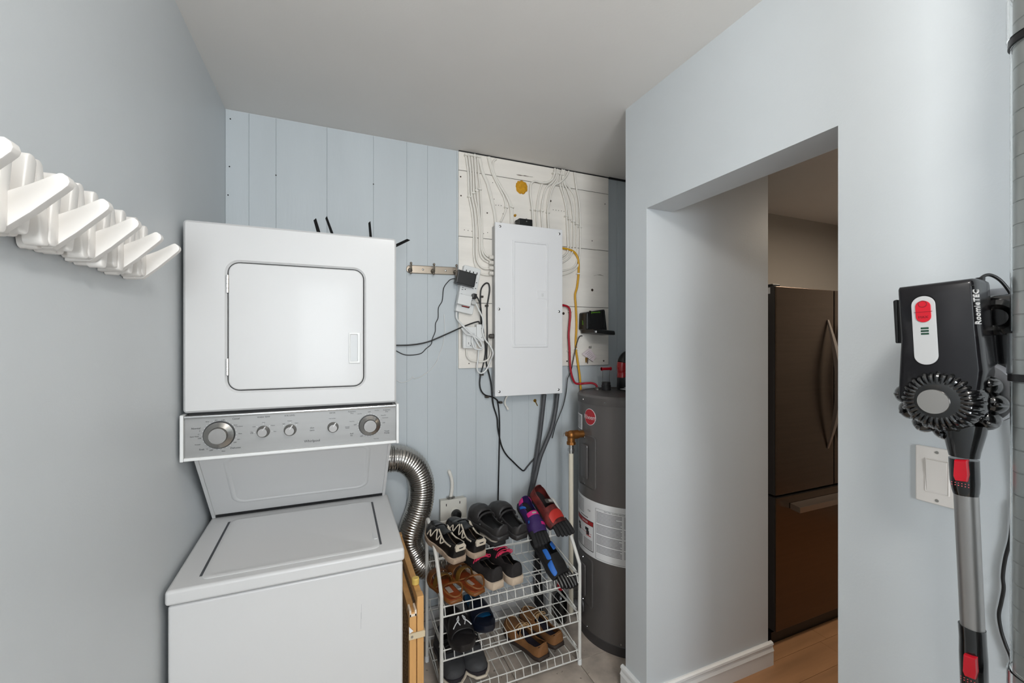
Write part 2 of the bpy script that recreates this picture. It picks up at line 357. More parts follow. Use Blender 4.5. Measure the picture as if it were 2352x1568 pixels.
B().hexa([(hc[0] - hw * .36, 1.5035, hc[2] - hh * .42), (hc[0] + hw * .26, 1.5045, hc[2] - hh * .42), (hc[0] + hw * .26, 1.506, hc[2] - hh * .42), (hc[0] - hw * .36, 1.506, hc[2] - hh * .42),
          (hc[0] - hw * .36, 1.5035, hc[2] + hh * .36), (hc[0] + hw * .26, 1.5045, hc[2] + hh * .36), (hc[0] + hw * .26, 1.506, hc[2] + hh * .36), (hc[0] - hw * .36, 1.506, hc[2] + hh * .36)]).build('handle_recess', ENAMEL2, door)
B().box((DX0 + .012, 1.515, 1.245), (DX1 - .012, 1.6, 1.258)).build('dryer_gap', BLACKGAP, lc)
# control panel
cp = B().box((-.402, 1.505, 1.120), (.196, 1.60, 1.248)).build('control_panel', SILVER, lc)
for x0, x1 in ((-.412, -.403), (.1965, .2055)):
    B().box((x0, 1.494, 1.116), (x1, 1.60, 1.252)).build('end_cap', WHITEP, cp, bev=.002)
B().box((-.403, 1.497, 1.240), (.1965, 1.507, 1.248)).build('top_strip', CHROME, cp, bev=.002)
B().box((-.403, 1.495, 1.117), (.1965, 1.508, 1.1265)).build('bottom_strip', WHITEP, cp, bev=.002)
def knob(p, r, h, big):
    o = V(p[0], 1.505, p[2]); b = B()
    if big:
        b.lathe([(r * 1.05, 0), (r * 1.05, .004)], o, (0, -1, 0), 40)
        b.m = 1; b.lathe([(r, .004), (r * .98, .010), (r * .80, .014), (r * .64, .018), (r * .60, h), (r * .57, h + .0015), (r * .53, h + .0015), (r * .53, h + .0005)], o, (0, -1, 0), 40)
        b.m = 2; b.cyl(o + V(0, -h - .0008, 0), o + V(0, -h - .0012, 0), r * .53, n=40)
    else:
        b.m = 1; b.lathe([(r, 0), (r * .95, .004), (r * .82, .008), (r * .78, h), (r * .72, h + .0015), (r * .68, h + .0005)], o, (0, -1, 0), 32)
        b.m = 2; b.cyl(o + V(0, -h - .0004, 0), o + V(0, -h - .001, 0), r * .68, n=32)
        b.m = 1; b.hexa([o + V(-.002, -h, r * .3), o + V(.002, -h, r * .3), o + V(.010, -h, r * 1.0), o + V(.007, -h, r * 1.05), o + V(-.002, -h - .003, r * .3), o + V(.002, -h - .003, r * .3), o + V(.010, -h - .003, r * 1.0), o + V(.007, -h - .003, r * 1.05)])
    return b.build('dial' if big else 'knob', [BLACKP, KNOBM, mat('spun_steel_cap', (138, 136, 134), .4, metal=1)], cp, smooth=True)
knob((-0.317,1.505,1.187), .039, .026, True)
knob((0.11,1.505,1.184), .0335, .026, True)
knob((-0.203,1.505,1.187), .0185, .02, False)
knob((-0.129,1.505,1.186), .0185, .02, False)
knob((-0.004,1.505,1.185), .0175, .02, False)
for s_, sz, p in [('WASH TEMP', .0062, (-0.202,1.505,1.232)), ('SOIL LEVEL', .0062, (-0.13,1.505,1.232)), ('DRYER', .0058, (-0.006,1.505,1.232)),
                  ('Normal', .0072, (-0.375,1.505,1.21)), ('Casual', .0072, (-0.275,1.505,1.232)), ('Soak', .0068, (-0.361,1.505,1.147)), ('Delicates', .0072, (-0.276,1.505,1.144)),
                  ('Super Wash', .0044, (-0.379,1.505,1.186)), ('Prewash', .0040, (-0.371,1.505,1.162)), ('OFF', .0052, (-0.366,1.505,1.18)), ('OFF', .0052, (-0.308,1.505,1.23)),
                  ('OFF', .0052, (-0.338,1.505,1.142)), ('OFF', .0052, (-0.278,1.505,1.16)), ('Rinse', .004, (-0.347,1.505,1.228)), ('Spin', .004, (-0.325,1.505,1.231)), ('Pause', .004, (-0.276,1.505,1.213)),
                  ('Cool Down', .004, (-0.267,1.505,1.208)), ('Rinse', .004, (-0.264,1.505,1.186)), ('Spin', .004, (-0.268,1.505,1.169)), ('Rinse', .004, (-0.307,1.505,1.137)), ('12', .004, (-0.348,1.505,1.147)), ('12', .004, (-0.369,1.505,1.192)), ('8', .004, (-0.366,1.505,1.202)),
                  ('Cold', .004, (-0.228,1.505,1.204)), ('Warm', .004, (-0.177,1.505,1.204)), ('Hot', .004, (-0.171,1.505,1.185)), ('Tap\nCold', .004, (-0.234,1.505,1.186)), ('Cool', .004, (-0.202,1.505,1.215)),
                  ('Light', .004, (-0.147,1.505,1.207)), ('Medium', .004, (-0.13,1.505,1.215)), ('Heavy', .004, (-0.111,1.505,1.207)), ('Push to Start', .004, (-0.006,1.505,1.214)),
                  ('thin\ntwin', .0078, (-0.066,1.505,1.184)), ('Whirlpool', .0112, (-0.066,1.505,1.146)),
                  ('Automatic\nDry', .0058, (0.054,1.505,1.23)), ('Automatic\nDry', .0058, (0.166,1.505,1.229)), ('Timed\nDrying', .0062, (0.166,1.505,1.156)), ('Fluff\nAir', .0062, (0.053,1.505,1.156)),
                  ('OFF', .0052, (0.109,1.505,1.228)), ('OFF', .0052, (0.064,1.505,1.188)), ('OFF', .0052, (0.084,1.505,1.148)), ('OFF', .0052, (0.156,1.505,1.188)),
                  ('Very Dry', .004, (0.054,1.505,1.2)), ('Very Dry', .004, (0.133,1.505,1.232)), ('Damp Dry', .004, (0.155,1.505,1.214)), ('Less Dry', .004, (0.078,1.505,1.224)), ('Cool Down', .004, (0.161,1.505,1.205)), ('Wrinkle\nRelease', .004, (0.04,1.505,1.181)), ('Touch Up', .004, (0.131,1.505,1.136))]:
    text(s_, sz, (p[0], 1.5047, p[2]), XA, ZA, INK, cp)
TICK = mat('white_tick', (225, 225, 225), .5)
tk = B()
for (px, pz, r, n, a0, a1) in (((-0.317,1.505,1.187)[0], (-0.317,1.505,1.187)[2], .0435, 26, -250, 80), ((0.11,1.505,1.184)[0], (0.11,1.505,1.184)[2], .0375, 24, -200, 110), ((-0.203,1.505,1.187)[0], (-0.203,1.505,1.187)[2], .0235, 5, 0, 180), ((-0.129,1.505,1.186)[0], (-0.129,1.505,1.186)[2], .0235, 3, 40, 140)):
    for k in range(n):
        a = math.radians(a0 + (a1 - a0) * k / (n - 1)); x = px + r * math.cos(a); z = pz + r * math.sin(a)
        tk.box((x - .0007, 1.5044, z - .0007), (x + .0007, 1.5052, z + .0007))
tk.build('tick_marks', TICK, cp)['kind'] = 'stuff'

# ------------------------------------------------------------------ router standing on the dryer
ro = thing('wifi_router', 'black router with four antennas on top of the dryer', 'router', (.08, 1.9, 1.822))
B().hexa([(-.06, 1.83, 1.824), (.19, 1.83, 1.824), (.19, 1.97, 1.824), (-.06, 1.97, 1.824), (-.05, 1.84, 1.852), (.18, 1.84, 1.852), (.18, 1.96, 1.852), (-.05, 1.96, 1.852)]).build('body', BLACKP, ro, bev=.003)
for a, b in (((-0.539,1.9,1.282), 0),):
    pass
def antenna(p0, p1, w):
    p0 = V(*p0); p1 = V(*p1); d = (p1 - p0); s = d.cross(V(0, 1, 0)).normalized() * w; y = V(0, .004, 0)
    b = B().hexa([p0 - s - y, p0 + s - y, p0 + s + y, p0 - s + y, p1 - s * .9 - y, p1 + s * .7 - y - d * .06, p1 + s * .7 + y - d * .06, p1 - s * .9 + y])
    b.cyl(p0 - V(0, .008, 0), p0 + V(0, .008, 0), .009, n=12); b.build('antenna', mat('matte_black_plastic', (12, 12, 13), .7, spec=.2), ro)
antenna((-.045, 1.9, 1.86), (-0.075,1.9,1.968), .0075)
antenna((.01, 1.9, 1.86), (-0.033,1.9,1.982), .0055)
antenna((.148, 1.9, 1.86), (0.137,1.9,1.981), .0055)
antenna((.176, 1.9, 1.845), (0.306,1.9,1.921), .0065)

# ------------------------------------------------------------------ coat rack on the left wall
cr = thing('coat_rack', 'white wooden coat rack of overlapping slats with six angled pegs on left wall', 'coat rack', (WL, .9, 1.66))
RACKW = mat('white_rack_lacquer', (236, 233, 229), .35)
rnd = random.Random(7)
def stick(y, x, tilt, ln, zc, w=.021, th=.0205):
    R = Matrix.Rotation(math.radians(tilt), 3, 'X')
    b = B()
    def L(i, d): return [V(x + d, y, zc) + R @ V(0, p[0], p[1]) for p in rrect(w - 2 * i, ln - 2 * i, .0095 - i, 6)]
    b.loops([L(0, 0), L(0, th - .0025), L(.0006, th - .0008), L(.0022, th)])
    b.build('slat', RACKW, cr, smooth=True, angle=60)
PEGY = [.53 + .1062 * k for k in range(7)]
for k, y in enumerate(PEGY[:-1]):
    for j, (dy, x, tl) in enumerate(((.020, WL + .001, 8), (.034, WL + .020, -10), (.052, WL + .002, -12), (.066, WL + .019, 9), (.086, WL + .002, 12), (.094, WL + .021, -7))):
        stick(y + dy, x, tl, .118 + rnd.uniform(-.008, .006), 1.660 + rnd.uniform(-.004, .004))
for y in PEGY:
    pr = [(WL + .001, 1.600), (WL + .034, 1.602), (WL + .062, 1.6285), (WL + .092, 1.6605), (WL + .0985, 1.668), (WL + .1002, 1.673), (WL + .0985, 1.679), (WL + .093, 1.6835), (WL + .089, 1.6830), (WL + .060, 1.664), (WL + .034, 1.650), (WL + .001, 1.70)]
    B().prism(pr, 'y', y - .0075, y + .0075).build('peg', RACKW, cr, bev=.0014, seg=2)
stick(PEGY[-1], WL + .002, 0, .10, 1.650)
# ------------------------------------------------------------------ white board with the electrical panel on the back wall
mb = thing('mounting_board', 'white painted plank board behind the breaker panel on the back wall', 'board', (1.03, 2.09, 1.33))
BY = 2.078
for z0, z1 in ((2.3395, 2.433), (2.0045, 2.337), (1.6685, 2.002), (1.332, 1.666)):
    B().box((.581, BY, z0), (1.493, 2.0895, z1)).build('plank', BOARDM, mb, bev=.0012, seg=1)
B().box((.583, BY + .003, 1.334), (1.491, 2.0895, 2.434)).build('joint_backing', BLACKGAP, mb)
HOLE = mat('brown_knot_hole', (58, 44, 34), .8)
for p, r in [((1.106,2.078,2.249), .006), ((1.379,2.078,1.768), .008), ((0.734,2.078,2.138), .004), ((1.467,2.078,2.278), .003), ((1.378,2.078,2.053), .003), ((1.188,2.078,1.627), .008), ((1.211,2.078,1.358), .005), ((1.458,2.078,1.356), .005), ((0.591,2.078,2.305), .004), ((0.593,2.078,2.209), .004), ((0.635,2.078,1.356), .003)]:
    B().cyl((p[0], BY + .002, p[2]), (p[0], BY - .0006, p[2]), r, n=10).build('knot_hole', HOLE, mb)
nh = B()
nails = [(0.782,2.078,2.185),(0.797,2.078,2.186),(0.812,2.078,2.186),(1.123,2.078,2.202),(1.14,2.078,2.202),(1.157,2.078,2.202),(1.175,2.078,2.202),(1.192,2.078,2.201),(0.611,2.078,2.037),(0.63,2.078,2.036),(0.65,2.078,2.034),(0.674,2.078,2.033),(0.7,2.078,2.045),(0.714,2.078,2.028),(0.736,2.078,2.036),(0.822,2.078,2.144),(0.764,2.078,2.3),(0.772,2.078,2.215)]
for p in nails: nh.cyl((p[0], BY + .002, p[2]), (p[0], BY - .0005, p[2]), .0022, n=6)
nh.build('nail_holes', HOLE, mb)['kind'] = 'stuff'
# rag of insulation and a black strip coloured as the shaded slot where the cables enter the ceiling
cs = B().box((.583, 2.0795, 2.4335), (1.493, 2.0895, 2.4395)).build('ceiling_gap_shade_2', BLACKGAP); struct(cs)
FOAM = mat('yellow_spray_foam', (206, 150, 28), .8, var=.25, vs=60, bump=.8, bs=120)
def foam(c, r, seed, nm, lb):
    q = random.Random(seed); n = 28; b = B(); L = []
    k = [1 + q.uniform(-.09, .09) for _ in range(n)]
    for rr, d in ((1.0, 0), (.97, .004), (.8, .010), (.45, .013), (.12, .012)):
        L.append([(c[0] + r * rr * k[i] * math.cos(2 * PI * i / n), BY - d - q.uniform(0, .0015), c[2] + r * 1.06 * rr * k[i] * math.sin(2 * PI * i / n)) for i in range(n)])
    o = b.loops(L).build(nm, FOAM, smooth=True, angle=80); tag(o, lb, 'foam patch'); return o
foam((0.93,2.078,2.299), .0345, 3, 'foam_patch', 'round yellow spray foam patch on the white board above the breaker panel')
foam((0.89,2.078,2.142), .0065, 5, 'foam_spot', 'small orange foam spot on the board just above the breaker panel')
# breaker panel
bp = thing('breaker_panel', 'white metal electrical breaker panel with hinged door on the white board', 'breaker panel', (.94, 2.07, 1.2))
PANW = mat('panel_white_enamel', (240, 240, 241), .4, bump=.03, bs=300)
B().box((.760, 2.006, 1.205), (1.125, 2.0775, 2.066)).build('box', mat('panel_box_grey', (190, 190, 190), .45), bp)
ptl = (0.752,2,2.075); pbr = (1.135,2,1.184); pbl = (0.747,2,1.195); ptr = (1.141,2,2.072)
px0 = (ptl[0] + pbl[0]) / 2; px1 = (ptr[0] + pbr[0]) / 2; pz0 = (pbl[2] + pbr[2]) / 2; pz1 = (ptl[2] + ptr[2]) / 2
cov = B().plate(((px0 + px1) / 2, 2.012, (pz0 + pz1) / 2), XA, ZA, px1 - px0, pz1 - pz0, .004, .012, .003).build('cover', PANW, bp, smooth=True)
a = (0.844,2,1.991); b_ = (1.047,2,1.438)
atop = (0.844,2,1.991)
dxa, dxb, dza, dzb = a[0], b_[0], b_[2], atop[2]
B().ring(((dxa + dxb) / 2, 2.0, (dza + dzb) / 2), XA, ZA, dxb - dxa, dzb - dza, .003, dxb - dxa - .020, dzb - dza - .020, .002, .0060, .0022, 3).build('door_frame', PANW, bp, smooth=True)
pd = B().plate(((dxa + dxb) / 2, 2.0, (dza + dzb) / 2), XA, ZA, dxb - dxa - .026, dzb - dza - .026, .003, .0028, .0012).build('door', PANW, bp, smooth=True)
la = (0.984,2,1.736); lb = (1.042,2,1.694)
B().ring(((la[0] + lb[0]) / 2, 1.9975, (la[2] + lb[2]) / 2), XA, ZA, lb[0] - la[0], la[2] - lb[2], .002, .012, .016, .001, .004, .001, 3).build('latch', PANW, pd)
B().box(((la[0] + lb[0]) / 2 - .002, 1.9935, (la[2] + lb[2]) / 2 - .010), ((la[0] + lb[0]) / 2 + .004, 1.998, (la[2] + lb[2]) / 2 + .004)).build('latch_slider', WHITEP, pd)
for p in ((0.848,2,1.896), (0.846,2,1.533)):
    B().cyl((p[0] + .002, 1.997, p[2] - .009), (p[0] + .002, 1.997, p[2] + .009), .003, n=10).build('hinge', ENAMEL2, pd)
for p in ((0.775,2,2.053), (1.117,2,2.049), (0.769,2,1.633), (1.115,2,1.63), (0.771,2,1.214), (1.112,2,1.21)):
    B().lathe([(.0068, 0), (.0066, .002), (.0045, .0038), (.001, .0042)], (p[0], 2.0, p[2]), (0, -1, 0), 14).build('screw', CHROME, bp, smooth=True)
# cable connectors on the left flank
for p in [(0.748,2.055,1.904),(0.748,2.055,1.876),(0.748,2.055,1.849),(0.748,2.055,1.821)]:
    B().cyl((.742, 2.055, p[2]), (.761, 2.055, p[2]), .011, n=12).cyl((.736, 2.055, p[2]), (.744, 2.055, p[2]), .009, n=12).build('cable_connector', CABLE, bp, smooth=True)
# black device above the panel
dv_ = thing('door_chime_transformer', 'small black transformer sitting on top of the breaker panel', 'transformer', (.93, 2.03, 2.076))
p = (0.927,2.03,2.102); q = (0.97,2.03,2.089)
B().box((p[0] - .04, 2.012, 2.068), (p[0] + .038, 2.06, 2.112)).build('case', BLACKP, dv_, bev=.004)
B().tube([(p[0] - .038, 2.03, 2.098), (p[0] - .05, 2.03, 2.102), (p[0] - .056, 2.03, 2.09), (p[0] - .052, 2.03, 2.074)], .002, 6).build('lead', BLACKP, dv_, smooth=True)
B().lathe([(.003, 0), (.003, .003)], (p[0] + .002, 2.012, 2.098), (0, -1, 0), 8).box((p[0] + .008, 2.03, 2.11), (p[0] + .014, 2.04, 2.12)).build('screw', STEEL, dv_)
# ------------------------------------------------------------------ white cables between ceiling and panel
CG = 'white house cables running from the ceiling to the breaker panel'
def cable(pts, r, m, name, label, group=None, cat='cable', n=8, y=None, clips=()):
    if y is not None:
        k = len(pts); pts = [(p[0], (y(i / (k - 1)) if callable(y) else y), p[2]) for i, p in enumerate(pts)]
    return tag(B().tube(pts, r, n).build(name, m, smooth=True, angle=80), label, cat, group)
LEFTC = [[(0.614,2.07,2.424),(0.629,2.07,2.327),(0.634,2.07,2.209),(0.649,2.07,2.132),(0.658,2.07,2.033),(0.659,2.07,1.909),(0.672,2.07,1.85),(0.7,2.07,1.818),(0.753,2.07,1.814)],
         [(0.629,2.07,2.425),(0.64,2.07,2.329),(0.646,2.07,2.211),(0.662,2.07,2.133),(0.669,2.07,2.034),(0.671,2.07,1.91),(0.684,2.07,1.866),(0.713,2.07,1.845),(0.753,2.07,1.849)],
         [(0.646,2.07,2.426),(0.656,2.07,2.322),(0.659,2.07,2.232),(0.679,2.07,2.135),(0.688,2.07,2.036),(0.691,2.07,1.932),(0.709,2.07,1.893),(0.753,2.07,1.875)],
         [(0.662,2.07,2.427),(0.667,2.07,2.323),(0.673,2.07,2.244),(0.685,2.07,2.141),(0.696,2.07,2.037),(0.699,2.07,1.947),(0.716,2.07,1.906),(0.753,2.07,1.885)],
         [(0.678,2.07,2.427),(0.685,2.07,2.326),(0.693,2.07,2.252),(0.699,2.07,2.138),(0.704,2.07,2.038),(0.706,2.07,1.958),(0.724,2.07,1.919),(0.753,2.07,1.905)]]
nth = ['leftmost', 'second from left', 'third from left', 'fourth from left', 'fifth from left']
for k, p in enumerate(LEFTC):
    o = cable(p, .0054, CABLE, 'electrical_cable', 'white cable %s in the bundle entering the panel left flank' % nth[k], CG, y=2.066 if k % 2 else 2.071)
MIDC = [([(0.686,2.06,2.425),(0.702,2.06,2.345),(0.731,2.06,2.284),(0.752,2.06,2.207),(0.769,2.06,2.143),(0.776,2.06,2.078)], 'white cable slanting to the top left corner of the breaker panel'),
        ([(0.693,2.06,2.426),(0.708,2.06,2.348),(0.737,2.06,2.288),(0.759,2.06,2.208),(0.775,2.06,2.139),(0.782,2.06,2.079)], 'second white cable slanting to the top left corner of the breaker panel'),
        ([(0.735,2.06,2.428),(0.756,2.06,2.354),(0.791,2.06,2.288),(0.824,2.06,2.232),(0.836,2.06,2.182),(0.831,2.06,2.151),(0.806,2.06,2.097)], 'white cable with a hooked lower end left of the yellow foam patch'),
        ([(0.782,2.06,2.424),(0.764,2.06,2.403),(0.768,2.06,2.35),(0.814,2.06,2.276),(0.857,2.06,2.216),(0.871,2.06,2.176),(0.874,2.06,2.079)], 'white cable bending from the ceiling left of the yellow foam patch'),
        ([(0.743,2.06,2.429),(0.766,2.06,2.35),(0.806,2.06,2.285),(0.84,2.06,2.234),(0.862,2.06,2.18),(0.865,2.06,2.078)], 'white cable parallel to the bent one left of the foam patch')]
for p, l in MIDC: cable(p, .0054, CABLE, 'electrical_cable', l, CG, y=2.071)
TOPC = [([(0.991,2.06,2.086),(0.986,2.06,2.19),(0.975,2.06,2.262),(0.978,2.06,2.315),(1.001,2.06,2.338),(1.033,2.06,2.336),(1.072,2.06,2.339),(1.108,2.06,2.364),(1.123,2.06,2.401),(1.125,2.06,2.427)], 'white cable arching right of the yellow foam patch into the panel top', 2.062),
        ([(1.02,2.06,2.086),(1.017,2.06,2.184),(1.027,2.06,2.259),(1.043,2.06,2.314),(1.057,2.06,2.341),(1.093,2.06,2.348),(1.12,2.06,2.376),(1.131,2.06,2.407),(1.13,2.06,2.428)], 'second white cable from the arch into the panel top', 2.070),
        ([(1.052,2.06,2.086),(1.045,2.06,2.182),(1.057,2.06,2.263),(1.075,2.06,2.313),(1.114,2.06,2.352),(1.137,2.06,2.387),(1.143,2.06,2.428)], 'white cable third from the arch entering the panel top', 2.068),
        ([(1.094,2.06,2.086),(1.083,2.06,2.181),(1.088,2.06,2.256),(1.108,2.06,2.323),(1.139,2.06,2.365),(1.153,2.06,2.405),(1.153,2.06,2.428)], 'white cable at the right end of the panel top', 2.071),
        ([(1.212,2.06,2.424),(1.191,2.06,2.387),(1.154,2.06,2.351),(1.121,2.06,2.331),(1.097,2.06,2.279),(1.085,2.06,2.213),(1.079,2.06,2.181),(1.084,2.06,2.085)], 'white cable sweeping left from the ceiling across the others to the panel top', 2.060)]
for p, l, y in TOPC: cable(p, .0054, CABLE, 'electrical_cable', l, CG, y=y)
RIGC = [[(1.173,2.06,2.429),(1.158,2.06,2.352),(1.179,2.06,2.29),(1.197,2.06,2.227),(1.202,2.06,2.168),(1.207,2.06,2.06),(1.209,2.06,1.989),(1.195,2.06,1.958),(1.163,2.06,1.939)],
        [(1.179,2.06,2.429),(1.177,2.06,2.355),(1.198,2.06,2.271),(1.216,2.06,2.197),(1.222,2.06,2.154),(1.227,2.06,2.062),(1.228,2.06,1.991),(1.205,2.06,1.951),(1.163,2.06,1.923)],
        [(1.185,2.06,2.429),(1.185,2.06,2.361),(1.208,2.06,2.316),(1.232,2.06,2.254),(1.244,2.06,2.179),(1.247,2.06,2.14),(1.248,2.06,2.064),(1.244,2.06,1.992),(1.218,2.06,1.94),(1.163,2.06,1.903)],
        [(1.192,2.06,2.429),(1.191,2.06,2.368),(1.222,2.06,2.334),(1.254,2.06,2.295),(1.267,2.06,2.236),(1.27,2.06,2.148),(1.27,2.06,2.011),(1.271,2.06,1.929),(1.243,2.06,1.887),(1.163,2.06,1.86)],
        [(1.252,2.06,2.426),(1.265,2.06,2.34),(1.283,2.06,2.26),(1.29,2.06,2.151),(1.29,2.06,2.013),(1.28,2.06,1.913),(1.238,2.06,1.866),(1.163,2.06,1.837)]]
nr = ['innermost', 'second from the panel', 'third from the panel', 'fourth from the panel', 'outermost']
for k, p in enumerate(RIGC): cable(p, .0048, CABLE, 'electrical_cable', 'white cable %s of five looping into the panel right flank' % nr[k], CG, y=2.070 if k % 2 else 2.066)
CLIPM = mat('white_cable_clip', (235, 232, 224), .5)
def clip(p, ang, who, w=.020, m=CLIPM, dy=0.0):
    R = Matrix.Rotation(math.radians(ang), 3, 'Y'); b = B(); c = V(p[0], 2.058 + dy, p[2])
    b.hexa([c + R @ V(*q) for q in ((-w / 2, 0, -.003), (w / 2, 0, -.003), (w / 2, .02 - dy, -.003), (-w / 2, .02 - dy, -.003), (-w / 2, 0, .003), (w / 2, 0, .003), (w / 2, .02 - dy, .003), (-w / 2, .02 - dy, .003))])
    b.lathe([(.003, 0), (.002, .002)], c + R @ V(w * .38, 0, 0), (0, -1, 0), 8)
    return b
CLIPS = [(0.617,2.06,2.414),(0.639,2.06,2.416),(0.661,2.06,2.415),(0.682,2.06,2.415),(0.634,2.06,2.205),(0.654,2.06,2.226),(0.672,2.06,2.241),(0.689,2.06,2.25),(0.836,2.06,2.176),(0.869,2.06,2.181),(0.987,2.06,2.182),(1.016,2.06,2.182),(1.046,2.06,2.183),(1.084,2.06,2.179),(1.12,2.06,2.4),(1.15,2.06,2.402),(1.174,2.06,2.399),(1.199,2.06,2.171),(1.22,2.06,2.157),(1.246,2.06,2.146),(1.267,2.06,2.135),(1.288,2.06,2.12)]
CL = ['near the ceiling, leftmost', 'near the ceiling, second from left', 'near the ceiling, third from left', 'near the ceiling, fourth from left', 'lowest of the staggered four at left', 'second lowest of the staggered four at left', 'third of the staggered four at left', 'top of the staggered four at left',
      'on the hooked cable left of the foam', 'on the pair left of the foam', 'on the arched cable', 'on the second cable of the arch', 'on the third cable of the arch', 'on the panel top rightmost cable', 'at the ceiling above the arch, left', 'at the ceiling above the arch, middle', 'at the ceiling above the arch, right',
      'first of the diagonal five at right', 'second of the diagonal five at right', 'third of the diagonal five at right', 'fourth of the diagonal five at right', 'last of the diagonal five at right']
for p, l in zip(CLIPS, CL): tag(clip(p, 4, None).build('cable_clip', CLIPM), 'small white cable clip ' + l, 'cable clip', 'white cable clips on the mounting board')
YEL = mat('yellow_cable_sheath', (214, 160, 26), .4); REDC = mat('red_cable_sheath', (172, 18, 40), .4)
yc = cable([(1.148,2.06,1.989),(1.187,2.06,1.99),(1.246,2.06,1.978),(1.276,2.06,1.936),(1.28,2.06,1.861),(1.27,2.06,1.779),(1.257,2.06,1.733),(1.262,2.06,1.664),(1.266,2.06,1.56),(1.261,2.06,1.445),(1.273,2.06,1.359),(1.286,2.06,1.283),(1.295,2.06,1.185),(1.297,2.06,1.121)], .0062, YEL, 'yellow_cable', 'yellow cable running down right of the breaker panel to the water heater', y=2.066)
rp = [(1.143,2.05,1.67),(1.175,2.05,1.67),(1.206,2.05,1.658),(1.215,2.05,1.622),(1.21,2.05,1.559),(1.206,2.05,1.502),(1.211,2.05,1.417),(1.215,2.05,1.332),(1.227,2.05,1.274),(1.248,2.05,1.236),(1.28,2.05,1.22)]
rp = rp[:-1] + [(rp[-1][0], 2.04, 1.232), (1.29, 2.02, 1.235), (1.33, 2.008, 1.236), (1.352, 1.998, 1.225), (1.357, 1.993, 1.203)]
cable(rp, .0062, REDC, 'red_cable', 'red cable hanging right of the breaker panel down to the heater top')
for p, l in (((1.276,2.06,1.854), 'on the yellow cable beside the breaker panel'), ((1.265,2.06,1.428), 'on the yellow cable below the battery charger'), ((1.223,2.06,1.639), 'near the top of the red cable'), ((1.217,2.06,1.416), 'on the lower part of the red cable')):
    tag(clip(p, 0, None, .019, dy=-.008 if 'red' in l else 0).build('cable_clip', CLIPM), 'small white cable clip ' + l, 'cable clip', 'white cable clips on the mounting board')

# ------------------------------------------------------------------ hook rail
hr = thing('hook_rail', 'brushed nickel three-hook rail on the blue panelling beside the dryer', 'hook rail', (.43, 2.09, 1.82))
e0 = (0.336,2.085,1.82); e1 = (0.564,2.085,1.825)
L_ = math.hypot(e1[0] - e0[0], e1[2] - e0[2]) + .03; ang = math.atan2(e1[2] - e0[2], e1[0] - e0[0]); hm = mid(e0, e1)
ax = V(math.cos(ang), 0, math.sin(ang)); ay = V(-math.sin(ang), 0, math.cos(ang))
B().plate((hm[0], 2.0895, hm[2]), ax, ay, L_, .040, .02, .008, .004).build('back_plate', NICKEL, hr, smooth=True)
for t_ in (-.43, 0, .44):
    c = V(hm[0], 2.082, hm[2]) + ax * (L_ * t_)
    B().lathe([(.012, 0), (.008, .004), (.005, .008)], c + V(0, 0, -.006), (0, -1, 0), 14).tube([c + V(0, -.005, -.006), c + V(0, -.02, -.016), c + V(0, -.032, -.006), c + V(0, -.032, .012), c + V(0, -.028, .022)], .0042, 8).ball(c + V(0, -.028, .024), .006).tube([c + V(0, -.012, -.010), c + V(0, -.012, -.02), c + V(0, -.022, -.024)], .004, 8).ball(c + V(0, -.023, -.022), .006).build('hook', NICKEL, hr, smooth=True)
for t_ in (-.19, .25):
    c = V(hm[0], 2.082, hm[2]) + ax * (L_ * t_)
    B().lathe([(.0055, 0), (.0045, .003), (.001, .0045)], c, (0, -1, 0), 12).build('screw', CHROME, hr, smooth=True)

# ------------------------------------------------------------------ power strip (tilted) with plugs
ps = thing('power_strip', 'white power strip with USB ports and red switch tilted on the board', 'power strip', (.64, 2.078, 1.75))
s_a = (0.645,2.05,1.837); s_b = (0.603,2.05,1.621)
axu = V(s_a[0] - s_b[0], 0, s_a[2] - s_b[2]); SL = axu.length + .02; axu.normalize(); axr = V(axu.z, 0, -axu.x); sc = V((s_a[0] + s_b[0]) / 2, 2.077, (s_a[2] + s_b[2]) / 2)
PSW = .092
strip = B().plate(sc, axr, axu, PSW, SL, .008, .030, .006).build('body', WHITEP, ps, smooth=True)
def onstrip(x, y, d): return sc + axr * x + axu * y + V(0, -d, 0)
for k in range(4): B().plate(onstrip(-.030 + .019 * k, SL / 2 - .030, .0295), axr, axu, .0055, .014, .0025, .001, .0004).build('usb_port', BLACKP, strip)
def socket(x, y):
    b = B(); 
    for dx, dy, w, h in ((-.006, .006, .008, .0025), (-.006, -.004, .009, .0025)): b.plate(onstrip(x + dx + .004, y + dy, .0296), axr, axu, w, h, .0005, .0008, .0003, 2)
    b.cyl(onstrip(x + .012, y, .0296), onstrip(x + .012, y, .0303), .0028, n=10); b.build('socket', BLACKP, strip)
for y in (.045, .015): socket(.022, y)
for y in (-.002, -.035): socket(-.03, y)
B().plate(onstrip(0, -SL / 2 + .042, .0295), axr, axu, .034, .020, .002, .004, .001).build('switch', mat('red_switch', (150, 14, 18), .25, emit=(200, 10, 10), es=.3), strip)
B().ring(onstrip(0, -SL / 2 + .042, .0293), axr, axu, .042, .026, .003, .033, .019, .002, .002, .0006, 2).build('switch_frame', BLACKP, strip)
